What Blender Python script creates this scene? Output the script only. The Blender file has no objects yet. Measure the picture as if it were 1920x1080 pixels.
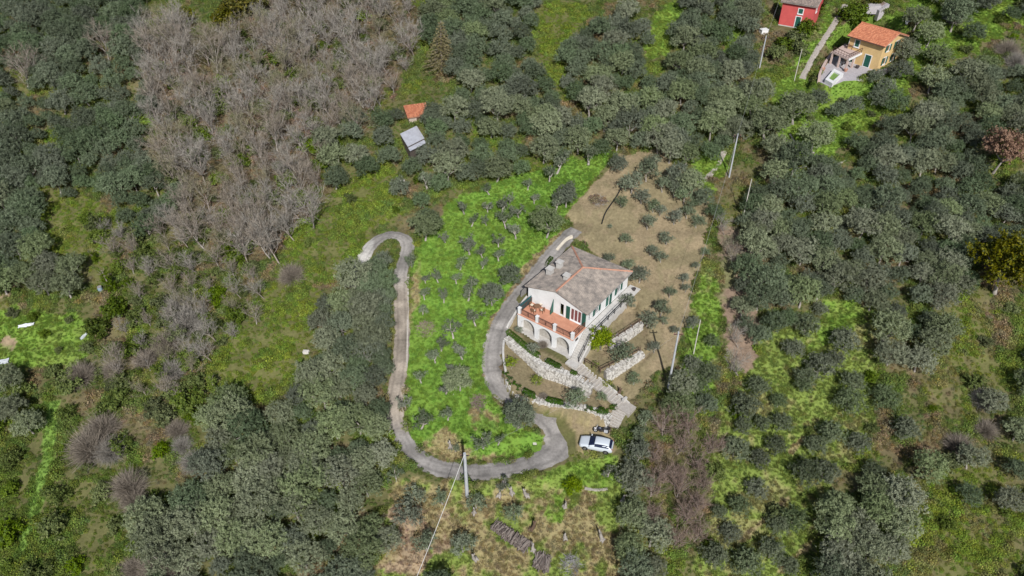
import bpy, math, random
import numpy as np
from mathutils import Matrix, Vector
random.seed(7); RNG = np.random.default_rng(11)
S = bpy.context.scene
COL = S.collection
# ------------------------------------------------------------------ camera, sky, sun, exposure
F, DEP, CZ = 1400.0, math.radians(38.5), 74.0
cam = bpy.data.objects.new('camera', bpy.data.cameras.new('camera')); COL.objects.link(cam)
cam.location = (0, 0, CZ); cam.rotation_euler = (math.radians(90) - DEP, 0, 0)
cam.data.sensor_width = 36; cam.data.lens = 36 * F / 1920; cam.data.clip_start = 1; cam.data.clip_end = 3000
S.camera = cam
SUN_EL, SUN_TRAVEL = math.radians(40.5), (-0.13, 1.0)       # light travels away from the camera, a touch to the left
w = bpy.data.worlds.new('World'); S.world = w; w.use_nodes = True
nt = w.node_tree; bg = nt.nodes['Background']
sky = nt.nodes.new('ShaderNodeTexSky'); sky.sky_type = 'NISHITA'; sky.sun_disc = False
sky.sun_elevation = SUN_EL; sky.sun_rotation = math.atan2(-SUN_TRAVEL[0], -SUN_TRAVEL[1])
sky.air_density = 1.0; sky.dust_density = 1.5
nt.links.new(sky.outputs[0], bg.inputs[0]); bg.inputs[1].default_value = 0.072
sun = bpy.data.objects.new('sun', bpy.data.lights.new('sun', 'SUN')); COL.objects.link(sun)
sun.data.energy = 4.7; sun.data.angle = math.radians(0.5); sun.data.color = (1.0, 0.965, 0.91)
_h = math.hypot(*SUN_TRAVEL); ce = math.cos(SUN_EL)
sun.rotation_euler = Vector((SUN_TRAVEL[0] / _h * ce, SUN_TRAVEL[1] / _h * ce, -math.sin(SUN_EL))).to_track_quat('-Z', 'Y').to_euler()
sun.location = (0, -40, 120)
S.view_settings.view_transform = 'Standard'; S.view_settings.look = 'None'
S.view_settings.exposure = 0.12; S.view_settings.gamma = 1.0; S.view_settings.use_curve_mapping = False
S.render.engine = 'CYCLES'; S.cycles.max_bounces = 5; S.cycles.diffuse_bounces = 2; S.cycles.transparent_max_bounces = 4
S.cycles.use_denoising = True

# ------------------------------------------------------------------ small maths
def ray(px, py):
    u = (np.asarray(px, float) - 960) / F; v = (np.asarray(py, float) - 540) / F
    return u, math.cos(DEP) - v * math.sin(DEP), -(math.sin(DEP) + v * math.cos(DEP))
def P(px, py, z):                                   # the point of height z seen at a photograph pixel
    u, h, q = ray(px, py); t = (z - CZ) / q
    return np.array([u * t, h * t, z])
def proj(x, y, z):
    dz = z - CZ
    zc = y * math.cos(DEP) - dz * math.sin(DEP); yc = -y * math.sin(DEP) - dz * math.cos(DEP)
    zc = np.maximum(zc, 1.0)
    return 960 + F * x / zc, 540 + F * yc / zc
def vnoise(x, y, seed=0):
    x = np.asarray(x, float); y = np.asarray(y, float)
    xi = np.floor(x).astype(np.int64); yi = np.floor(y).astype(np.int64); fx = x - xi; fy = y - yi
    fx = fx * fx * (3 - 2 * fx); fy = fy * fy * (3 - 2 * fy)
    def h(i, j):
        n = (i * 374761393 + j * 668265263 + seed * 982451653) & 0x7fffffff
        n = ((n ^ (n >> 13)) * 1274126177) & 0x7fffffff
        return ((n ^ (n >> 16)) & 0xffff) / 65535.0
    return (h(xi, yi) * (1 - fx) + h(xi + 1, yi) * fx) * (1 - fy) + (h(xi, yi + 1) * (1 - fx) + h(xi + 1, yi + 1) * fx) * fy
def fbm(x, y, seed=0, o=3):
    s = 0; a = 1; t = 0
    for k in range(o): s = s + a * vnoise(x * 2 ** k, y * 2 ** k, seed + k); t += a; a *= .5
    return s / t
def sstep(a, b, v):
    t = np.clip((v - a) / (b - a), 0, 1); return t * t * (3 - 2 * t)
def inpoly(px, py, poly):
    poly = np.asarray(poly, float); px = np.asarray(px); py = np.asarray(py)
    r = np.zeros(px.shape, bool)
    m = (px >= poly[:, 0].min()) & (px <= poly[:, 0].max()) & (py >= poly[:, 1].min()) & (py <= poly[:, 1].max())
    if not m.any(): return r
    X = px[m]; Y = py[m]; c = np.zeros(X.shape, bool); n = len(poly)
    for i in range(n):
        x1, y1 = poly[i]; x2, y2 = poly[(i + 1) % n]
        if y1 == y2: continue
        k = ((y1 > Y) != (y2 > Y)) & (X < (x2 - x1) * (Y - y1) / (y2 - y1) + x1); c ^= k
    r[m] = c; return r
def polydist(X, Y, poly):                            # distance outside a polygon (0 inside)
    poly = np.asarray(poly, float); d = np.full(X.shape, 1e9)
    for i in range(len(poly)):
        a = poly[i]; b = poly[(i + 1) % len(poly)]; e = b - a; L = max(e @ e, 1e-9)
        t = np.clip(((X - a[0]) * e[0] + (Y - a[1]) * e[1]) / L, 0, 1)
        d = np.minimum(d, np.hypot(X - a[0] - t * e[0], Y - a[1] - t * e[1]))
    d[inpoly(X, Y, poly)] = 0; return d
def catmull(pts, n=8):
    pts = np.asarray(pts, float); out = []
    for i in range(len(pts) - 1):
        p0 = pts[max(i - 1, 0)]; p1 = pts[i]; p2 = pts[i + 1]; p3 = pts[min(i + 2, len(pts) - 1)]
        for k in range(n):
            t = k / n
            out.append(.5 * (2 * p1 + (p2 - p0) * t + (2 * p0 - 5 * p1 + 4 * p2 - p3) * t * t + (3 * p1 - p0 - 3 * p2 + p3) * t ** 3))
    out.append(pts[-1]); return np.array(out)

# ------------------------------------------------------------------ terrain heights
def axis(lo, hi, step, far):
    core = np.arange(lo, hi + step / 2, step); g = []; d = step
    x = hi
    while x < far: d *= 1.25; x += d; g.append(x)
    return core, np.array(g)
cx, gx = axis(-108, 108, .36, 900); XS = np.concatenate([-gx[::-1], cx, gx])
cy, gy = axis(36, 168, .36, 1200); YS = np.concatenate([(36 - (gy - 168))[::-1][-18:], cy, gy])
GX, GY = np.meshgrid(XS, YS)
def base_h(x, y):
    h = .3 * (y - 61.9)
    d = np.hypot(x - 9, y - 76)
    far = sstep(26, 55, d)
    h = h + far * (fbm(x / 22., y / 22., 3, 2) - .5) * 3.0
    h = h + (.05 + .15 * sstep(14, 30, d)) * np.sin(2 * np.pi * h / 1.5) * (vnoise(x / 9, y / 9, 8) * .9 + .3)
    return h + (fbm(x / 1.7, y / 1.7, 21, 2) - .5) * .22
HG = base_h(GX, GY)
def H(x, y):
    x = np.asarray(x, float); y = np.asarray(y, float)
    i = np.clip(np.searchsorted(XS, x) - 1, 0, len(XS) - 2); j = np.clip(np.searchsorted(YS, y) - 1, 0, len(YS) - 2)
    fx = np.clip((x - XS[i]) / (XS[i + 1] - XS[i]), 0, 1); fy = np.clip((y - YS[j]) / (YS[j + 1] - YS[j]), 0, 1)
    return (HG[j, i] * (1 - fx) + HG[j, i + 1] * fx) * (1 - fy) + (HG[j + 1, i] * (1 - fx) + HG[j + 1, i + 1] * fx) * fy
def G(px, py, off=0.0):                              # the terrain point (raised by off) seen at a photograph pixel
    px = np.atleast_1d(np.asarray(px, float)); py = np.atleast_1d(np.asarray(py, float)); off = np.broadcast_to(off, px.shape)
    u, h, q = ray(px, py); t = np.full(px.shape, 50.0); done = np.zeros(px.shape, bool)
    for _ in range(420):
        gap = CZ + q * t - H(u * t, h * t) - off
        done |= gap < 0.02
        if done.all(): break
        t = np.where(done, t, t + np.maximum(gap * .55, .04))
    x = u * t; y = h * t
    return np.stack([x, y, H(x, y)], -1)
def g1(px, py, off=0.0): return G(px, py, off)[0]
def flatten(poly, z, blend=.35):                     # poly in world metres; z a number or f(x, y)
    global HG
    poly = np.asarray(poly, float)
    m = (GX > poly[:, 0].min() - blend) & (GX < poly[:, 0].max() + blend) & (GY > poly[:, 1].min() - blend) & (GY < poly[:, 1].max() + blend)
    X = GX[m]; Y = GY[m]; d = polydist(X, Y, poly); k = 1 - sstep(0, blend, d)
    zz = z(X, Y) if callable(z) else z
    HG[m] = HG[m] * (1 - k) + zz * k
def pxpoly(pts, z): return [P(a, b, z)[:2] for a, b in pts]
def carve(line, half, blend=1.6, drop=0.0):          # line: n x 3 world points
    global HG
    line = np.asarray(line)
    m = (GX > line[:, 0].min() - 6) & (GX < line[:, 0].max() + 6) & (GY > line[:, 1].min() - 6) & (GY < line[:, 1].max() + 6)
    X = GX[m]; Y = GY[m]; bd = np.full(X.shape, 1e9); bz = np.zeros(X.shape)
    for i in range(len(line) - 1):
        a = line[i]; e = line[i + 1] - a; L = max(e[0] ** 2 + e[1] ** 2, 1e-9)
        t = np.clip(((X - a[0]) * e[0] + (Y - a[1]) * e[1]) / L, 0, 1)
        d = np.hypot(X - a[0] - t * e[0], Y - a[1] - t * e[1]); k = d < bd
        bd = np.where(k, d, bd); bz = np.where(k, a[2] + t * e[2], bz)
    k = 1 - sstep(half, half + blend, bd)
    HG[m] = HG[m] * (1 - k) + (bz - drop) * k
# house frame: local x runs from the front gable to the back, local y = minus b (b points to the garden side)
HC = np.array([9.45, 83.38]); HA = math.radians(53); L0 = 6.75; EAVE = 9.35
HAV = np.array([math.cos(HA), math.sin(HA)]); HBV = np.array([math.sin(HA), -math.cos(HA)])
def hw(a, b): return HC + a * HAV + b * HBV           # house (a, b) to world x, y
PORT = 3.75
# roads first (they follow the natural slope), then the walled garden and the house platform
DRIVE_PX = [(655, 540), (668, 515), (682, 482), (702, 450), (733, 437), (762, 446), (768, 462), (758, 484), (751, 515), (752, 560), (754, 620), (751, 680), (743, 730), (738, 770), (750, 818), (776, 856),
            (820, 878), (880, 886), (940, 882), (995, 870), (1028, 860), (1047, 844), (1053, 824), (1045, 804), (1026, 788), (1004, 775), (982, 763), (950, 745), (931, 720), (923, 690), (925, 650), (936, 610),
            (957, 575), (984, 541), (1010, 507), (1036, 475), (1060, 448), (1079, 430)]
_d = catmull(G([p[0] for p in DRIVE_PX], [p[1] for p in DRIVE_PX]), 6)
_s = np.concatenate([[0], np.cumsum(np.hypot(*np.diff(_d[:, :2], axis=0).T))]); _u = np.linspace(0, _s[-1], int(_s[-1] / .55)); _d = np.column_stack([np.interp(_u, _s, _d[:, k]) for k in range(3)])
for _ in range(9): _d[1:-1] = .25 * _d[:-2] + .5 * _d[1:-1] + .25 * _d[2:]
_z = _d[:, 2].copy()
for _ in range(30): _z[1:-1] = .25 * _z[:-2] + .5 * _z[1:-1] + .25 * _z[2:]
DRIVE = np.column_stack([_d[:, 0], _d[:, 1], _z])
carve(DRIVE, 1.75, 1.7)
APRON = np.array([q for q in DRIVE if np.hypot(*(q[:2] - g1(1052, 828)[:2])) < 3.4]); carve(APRON, 2.8, 1.0, .02); carve(DRIVE, 1.75, .5)
_garden = [(1060, 782), (1108, 795), (1140, 806), (1160, 830), (1165, 850), (1085, 850), (1075, 820), (1050, 795)]
flatten(pxpoly(_garden, .35), lambda x, y: .25 + .16 * (y - 62), 1.5)
BED1 = [(946, 640), (983, 672), (1017, 698), (1060, 716), (1110, 736), (1138, 768), (1142, 786), (1108, 774), (1067, 766), (1017, 759), (994, 751), (962, 737), (947, 706)]
flatten(pxpoly(BED1, 2.45), lambda x, y: 2.2 + .34 * np.maximum(0, 3.5 - x), .3)
BED2 = [(952, 626), (976, 612), (1072, 660), (1068, 680), (1106, 718), (1076, 703), (1051, 693), (1019, 683), (986, 657)]
flatten(pxpoly(BED2, PORT), lambda x, y: PORT - .02 + .22 * np.maximum(0, 3.0 - x), .3)
BEDA = [(1128, 640), (1134, 622), (1165, 580), (1192, 575), (1199, 603), (1146, 636)]
BEDB = [(1080, 684), (1108, 648), (1140, 640), (1204, 606), (1212, 640), (1203, 658), (1134, 694), (1126, 694)]
_C = [(1140, 690), (1206, 650), (1216, 668), (1190, 700), (1150, 720)]
flatten(pxpoly(_C, 2.75), lambda x, y: 2.75 + .2 * (y - 71.5), .6)
flatten(pxpoly(BEDB, 4.0), 4.0, .35)
flatten(pxpoly(BEDA, 5.15), 5.15, .35)
flatten([hw(-9.1, -4.3), hw(-9.1, 5.0), hw(-5.7, 5.0), hw(-5.7, -4.3)], PORT, .4)
flatten([hw(-5.5, -6.0), hw(-5.5, 5.0), hw(6.4, 5.0), hw(6.4, -6.0)], L0 - .05, .9)
flatten([hw(-5.9, 4.8), hw(-5.9, 6.45), hw(2.6, 6.45), hw(2.6, 6.7), hw(6.4, 6.7), hw(6.4, 4.8)], L0 - .16, .35)
def _stairz(x, y):
    a = (x - HC[0]) * HAV[0] + (y - HC[1]) * HAV[1]
    return PORT - .35 + (L0 - PORT) * np.clip((a + 9.2) / 3.3, 0, 1)
flatten([hw(-9.6, 4.9), hw(-9.6, 6.5), hw(-5.9, 6.5), hw(-5.9, 4.9)], _stairz, .25)
FL1 = np.array([P(1068, 676, PORT), P(1163, 757, 1.55)]); FL2 = np.array([P(1165, 768, 1.55), P(1147, 798, .45)])
carve(FL1, .75, .3, .3); carve(FL2, .85, .3, .3)
# the far houses' platforms
YZ = float(g1(1640, 128)[2]); YARD = [(1530, 150), (1552, 108), (1582, 84), (1622, 60), (1660, 72), (1690, 92), (1668, 116), (1640, 128), (1612, 148), (1578, 160), (1548, 163)]
flatten(pxpoly(YARD, YZ), YZ, 1.2)
RZ = float(g1(1490, 52)[2]); flatten(pxpoly([(1452, 50), (1455, 20), (1470, -30), (1545, -25), (1530, 40), (1500, 62)], RZ), RZ, 1.2)
PATH_PX = [(1585, 8), (1576, 26), (1561, 50), (1543, 78), (1527, 103), (1514, 128), (1504, 148)]
_p = catmull(G([p[0] for p in PATH_PX], [p[1] for p in PATH_PX]), 6); PATHW = _p; carve(_p, .8, .8)
CARW = g1(1118, 834)
flatten(pxpoly([(1085, 815), (1160, 830), (1155, 850), (1080, 842)], CARW[2]), lambda x, y: CARW[2] + .05 * (y - CARW[1]), 1.2)
# ------------------------------------------------------------------ materials
MATS = {}
def nodes(name):
    m = bpy.data.materials.new(name); m.use_nodes = True; t = m.node_tree
    return m, t, t.nodes['Principled BSDF'], t.links.new
def mat(name, c1, c2=None, scale=3.0, rough=.85, bump=.0, metal=0.0, detail=4, wet=None):
    if name in MATS: return MATS[name]
    m, t, b, lk = nodes(name)
    b.inputs['Roughness'].default_value = rough; b.inputs['Metallic'].default_value = metal
    b.inputs['Specular IOR Level'].default_value = .3
    if c2 is None: c2 = tuple(x * .72 for x in c1)
    tc = t.nodes.new('ShaderNodeNewGeometry')
    n = t.nodes.new('ShaderNodeTexNoise'); n.inputs['Scale'].default_value = scale; n.inputs['Detail'].default_value = detail; n.inputs['Roughness'].default_value = .65
    lk(tc.outputs['Position'], n.inputs['Vector'])
    r = t.nodes.new('ShaderNodeValToRGB'); r.color_ramp.elements[0].position = .35; r.color_ramp.elements[1].position = .65
    r.color_ramp.elements[0].color = (*c2, 1); r.color_ramp.elements[1].color = (*c1, 1)
    lk(n.outputs['Fac'], r.inputs['Fac']); lk(r.outputs['Color'], b.inputs['Base Color'])
    if bump:
        n2 = t.nodes.new('ShaderNodeTexNoise'); n2.inputs['Scale'].default_value = scale * 4; n2.inputs['Detail'].default_value = 3
        lk(tc.outputs['Position'], n2.inputs['Vector'])
        bp = t.nodes.new('ShaderNodeBump'); bp.inputs['Strength'].default_value = bump; bp.inputs['Distance'].default_value = .08
        lk(n2.outputs['Fac'], bp.inputs['Height']); lk(bp.outputs['Normal'], b.inputs['Normal'])
    MATS[name] = m; return m
def plain(name, c, rough=.5, metal=0.0, spec=.5):
    if name in MATS: return MATS[name]
    m, t, b, lk = nodes(name); b.inputs['Base Color'].default_value = (*c, 1)
    b.inputs['Roughness'].default_value = rough; b.inputs['Metallic'].default_value = metal; b.inputs['Specular IOR Level'].default_value = spec
    MATS[name] = m; return m
def leafmat(name, c1, c2, c3, trans=.25, lo=.70, hi=1.22):
    """leaf colour varies leaf by leaf, clump by clump and from plant to plant"""
    if name in MATS: return MATS[name]
    m, t, b, lk = nodes(name); b.inputs['Roughness'].default_value = .6; b.inputs['Specular IOR Level'].default_value = .25
    g = t.nodes.new('ShaderNodeNewGeometry'); oi = t.nodes.new('ShaderNodeObjectInfo')
    r = t.nodes.new('ShaderNodeValToRGB'); e = r.color_ramp.elements
    e[0].color = (*c2, 1); e[1].color = (*c3, 1); mid = e.new(.5); mid.color = (*c1, 1)
    lk(g.outputs['Random Per Island'], r.inputs['Fac'])
    hs = t.nodes.new('ShaderNodeHueSaturation')
    mr = t.nodes.new('ShaderNodeMapRange'); mr.inputs[3].default_value = lo; mr.inputs[4].default_value = hi
    lk(oi.outputs['Random'], mr.inputs[0]); lk(mr.outputs[0], hs.inputs['Value'])
    w2 = t.nodes.new('ShaderNodeTexWhiteNoise'); w2.noise_dimensions = '1D'; lk(oi.outputs['Random'], w2.inputs['W'])
    ms = t.nodes.new('ShaderNodeMapRange'); ms.inputs[3].default_value = .82; ms.inputs[4].default_value = 1.5
    lk(w2.outputs['Value'], ms.inputs[0]); lk(ms.outputs[0], hs.inputs['Saturation'])
    mh = t.nodes.new('ShaderNodeMapRange'); mh.inputs[3].default_value = .488; mh.inputs[4].default_value = .508
    lk(w2.outputs['Value'], mh.inputs[0]); lk(mh.outputs[0], hs.inputs['Hue'])
    lk(r.outputs['Color'], hs.inputs['Color']); lk(hs.outputs['Color'], b.inputs['Base Color'])
    tr = t.nodes.new('ShaderNodeBsdfTranslucent'); lk(hs.outputs['Color'], tr.inputs['Color'])
    mx = t.nodes.new('ShaderNodeMixShader'); mx.inputs[0].default_value = trans
    lk(b.outputs[0], mx.inputs[1]); lk(tr.outputs[0], mx.inputs[2]); lk(mx.outputs[0], t.nodes['Material Output'].inputs['Surface'])
    MATS[name] = m; return m
def attrmat(name, kind='GEOMETRY', leaf=False, bump=0.3, scale=2.2, var=.35, rough=.9):
    """colour from the surface's own 'col' attribute, broken up by grain"""
    m, t, b, lk = nodes(name); b.inputs['Roughness'].default_value = rough; b.inputs['Specular IOR Level'].default_value = .15
    a = t.nodes.new('ShaderNodeAttribute'); a.attribute_name = 'col'; a.attribute_type = kind
    g = t.nodes.new('ShaderNodeNewGeometry'); hs = t.nodes.new('ShaderNodeHueSaturation')
    mr = t.nodes.new('ShaderNodeMapRange'); mr.inputs[3].default_value = 1 - var; mr.inputs[4].default_value = 1 + var
    if leaf: lk(g.outputs['Random Per Island'], mr.inputs[0])
    else:
        n = t.nodes.new('ShaderNodeTexNoise'); n.inputs['Scale'].default_value = scale; n.inputs['Detail'].default_value = 6; n.inputs['Roughness'].default_value = .75
        lk(g.outputs['Position'], n.inputs['Vector'])
        mr.inputs[1].default_value = .3; mr.inputs[2].default_value = .7; lk(n.outputs['Fac'], mr.inputs[0])
        if bump:
            bp = t.nodes.new('ShaderNodeBump'); bp.inputs['Strength'].default_value = bump; bp.inputs['Distance'].default_value = .15
            lk(n.outputs['Fac'], bp.inputs['Height']); lk(bp.outputs['Normal'], b.inputs['Normal'])
    lk(mr.outputs[0], hs.inputs['Value']); lk(a.outputs['Color'], hs.inputs['Color']); lk(hs.outputs['Color'], b.inputs['Base Color'])
    if leaf:
        tr = t.nodes.new('ShaderNodeBsdfTranslucent'); lk(hs.outputs['Color'], tr.inputs['Color'])
        mx = t.nodes.new('ShaderNodeMixShader'); mx.inputs[0].default_value = .3
        lk(b.outputs[0], mx.inputs[1]); lk(tr.outputs[0], mx.inputs[2]); lk(mx.outputs[0], t.nodes['Material Output'].inputs['Surface'])
    MATS[name] = m; return m

# ------------------------------------------------------------------ objects, things, parts
def tag(o, label=None, cat=None, group=None, kind=None):
    if label: o['label'] = label
    if cat: o['category'] = cat
    if group: o['group'] = group
    if kind: o['kind'] = kind
    return o
def empty(name, loc=(0, 0, 0), rz=0.0, label=None, cat=None, group=None):
    o = bpy.data.objects.new(name, None); COL.objects.link(o); o.location = loc; o.rotation_euler = (0, 0, rz); o.empty_display_size = .3
    return tag(o, label, cat, group)
class MB:                                            # collects shapes that become ONE mesh object
    def __init__(s): s.v = []; s.f = []; s.mi = []; s.m = 0
    def add(s, v, f):
        o = len(s.v); s.v += [tuple(map(float, q)) for q in v]; s.f += [tuple(i + o for i in q) for q in f]; s.mi += [s.m] * len(f); return s
    def box(s, c, d, rz=0.0, top=1.0):               # centre, size, turn about z, taper
        x, y, z = [q / 2 for q in d]; cs, sn = math.cos(rz), math.sin(rz); v = []
        for k, zz in ((1, -z), (top, z)):
            for px, py in ((-x, -y), (x, -y), (x, y), (-x, y)):
                px *= k; py *= k; v.append((c[0] + px * cs - py * sn, c[1] + px * sn + py * cs, c[2] + zz))
        return s.add(v, [(0, 3, 2, 1), (4, 5, 6, 7), (0, 1, 5, 4), (1, 2, 6, 5), (2, 3, 7, 6), (3, 0, 4, 7)])
    def b2(s, lo, hi): return s.box([(a + b) / 2 for a, b in zip(lo, hi)], [b - a for a, b in zip(lo, hi)])
    def tube(s, pts, r, n=6, cap=True):
        pts = [Vector(p) for p in pts]; rr = r if hasattr(r, '__len__') else [r] * len(pts); v = []; f = []
        for i, p in enumerate(pts):
            d = (pts[min(i + 1, len(pts) - 1)] - pts[max(i - 1, 0)]).normalized()
            a = d.orthogonal().normalized() if i == 0 else (a - d * a.dot(d)).normalized()
            b = d.cross(a)
            for k in range(n):
                t = 2 * math.pi * k / n; v.append(p + (a * math.cos(t) + b * math.sin(t)) * rr[i])
        for i in range(len(pts) - 1):
            for k in range(n): f.append((i * n + k, i * n + (k + 1) % n, (i + 1) * n + (k + 1) % n, (i + 1) * n + k))
        if cap: f += [tuple(range(n))[::-1], tuple(range((len(pts) - 1) * n, len(pts) * n))]
        return s.add(v, f)
    def prism(s, poly, z0, z1):                       # vertical prism; poly ccw; z may be lists
        n = len(poly); a = z0 if hasattr(z0, '__len__') else [z0] * n; b = z1 if hasattr(z1, '__len__') else [z1] * n
        v = [(p[0], p[1], a[i]) for i, p in enumerate(poly)] + [(p[0], p[1], b[i]) for i, p in enumerate(poly)]
        return s.add(v, [tuple(range(n))[::-1], tuple(range(n, 2 * n))] + [(i, (i + 1) % n, n + (i + 1) % n, n + i) for i in range(n)])
    def slab(s, quad, th):                            # quad lifted by its normal
        q = [Vector(p) for p in quad]; nrm = (q[1] - q[0]).cross(q[-1] - q[0]).normalized() * th; n = len(q)
        return s.add([p - nrm for p in q] + q, [tuple(range(n))[::-1], tuple(range(n, 2 * n))] + [(i, (i + 1) % n, n + (i + 1) % n, n + i) for i in range(n)])
    def lathe(s, c, prof, n=12):
        v = []; f = []
        for r, z in prof:
            for k in range(n): t = 2 * math.pi * k / n; v.append((c[0] + r * math.cos(t), c[1] + r * math.sin(t), c[2] + z))
        for i in range(len(prof) - 1):
            for k in range(n): f.append((i * n + k, i * n + (k + 1) % n, (i + 1) * n + (k + 1) % n, (i + 1) * n + k))
        f += [tuple(range(n))[::-1], tuple(range((len(prof) - 1) * n, len(prof) * n))]
        return s.add(v, f)
    def off(s, d): s.v = [(a + d[0], b + d[1], c + d[2]) for a, b, c in s.v]; return s
    def mesh(s, name, m, smooth=False):
        me = bpy.data.meshes.new(name); me.from_pydata(s.v, [], s.f)
        for q in (m if isinstance(m, (list, tuple)) else [m]): me.materials.append(q)
        if isinstance(m, (list, tuple)): me.polygons.foreach_set('material_index', s.mi)
        if smooth: me.polygons.foreach_set('use_smooth', [True] * len(me.polygons))
        me.update(); return me
    def build(s, name, m, parent=None, smooth=False, world=False):
        if world and parent is not None:              # shapes given in world coordinates: bring them into the thing's own
            inv = (Matrix.Translation(parent.location) @ parent.rotation_euler.to_matrix().to_4x4()).inverted()
            s.v = [tuple(inv @ Vector(p)) for p in s.v]
        return link(name, s.mesh(name, m, smooth), parent)
def link(name, me, parent=None):
    o = bpy.data.objects.new(name, me); COL.objects.link(o)
    if parent is not None: o.parent = parent
    return o
def copy_tree(o, parent=None):
    c = o.copy(); COL.objects.link(c)
    if parent is not None: c.parent = parent
    for ch in o.children: copy_tree(ch, c)
    return c
def npmesh(name, V, FQ, m, smooth=False):              # numpy quads or triangles
    me = bpy.data.meshes.new(name); n = FQ.shape[1]
    me.vertices.add(len(V)); me.vertices.foreach_set('co', np.asarray(V, np.float32).ravel())
    me.loops.add(FQ.size); me.loops.foreach_set('vertex_index', np.asarray(FQ, np.int32).ravel())
    me.polygons.add(len(FQ)); me.polygons.foreach_set('loop_start', np.arange(0, FQ.size, n, dtype=np.int32))
    me.polygons.foreach_set('loop_total', np.full(len(FQ), n, np.int32))
    me.materials.append(m)
    if smooth: me.polygons.foreach_set('use_smooth', np.ones(len(FQ), bool))
    me.update(calc_edges=True); me.validate(); return me

# ------------------------------------------------------------------ what grows where
C_WILD, C_BRAMBLE, C_BROWN = (.112, .158, .042), (.148, .212, .034), (.195, .165, .095)
C_LAWN, C_LUSH, C_OLIVEGR = (.128, .235, .036), (.145, .238, .038), (.165, .222, .050)
C_TAN, C_TAN2, C_DRY, C_LITTER = (.242, .194, .122), (.205, .174, .102), (.265, .225, .115), (.23, .17, .125)
C_SOIL = (.285, .22, .145)
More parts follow.
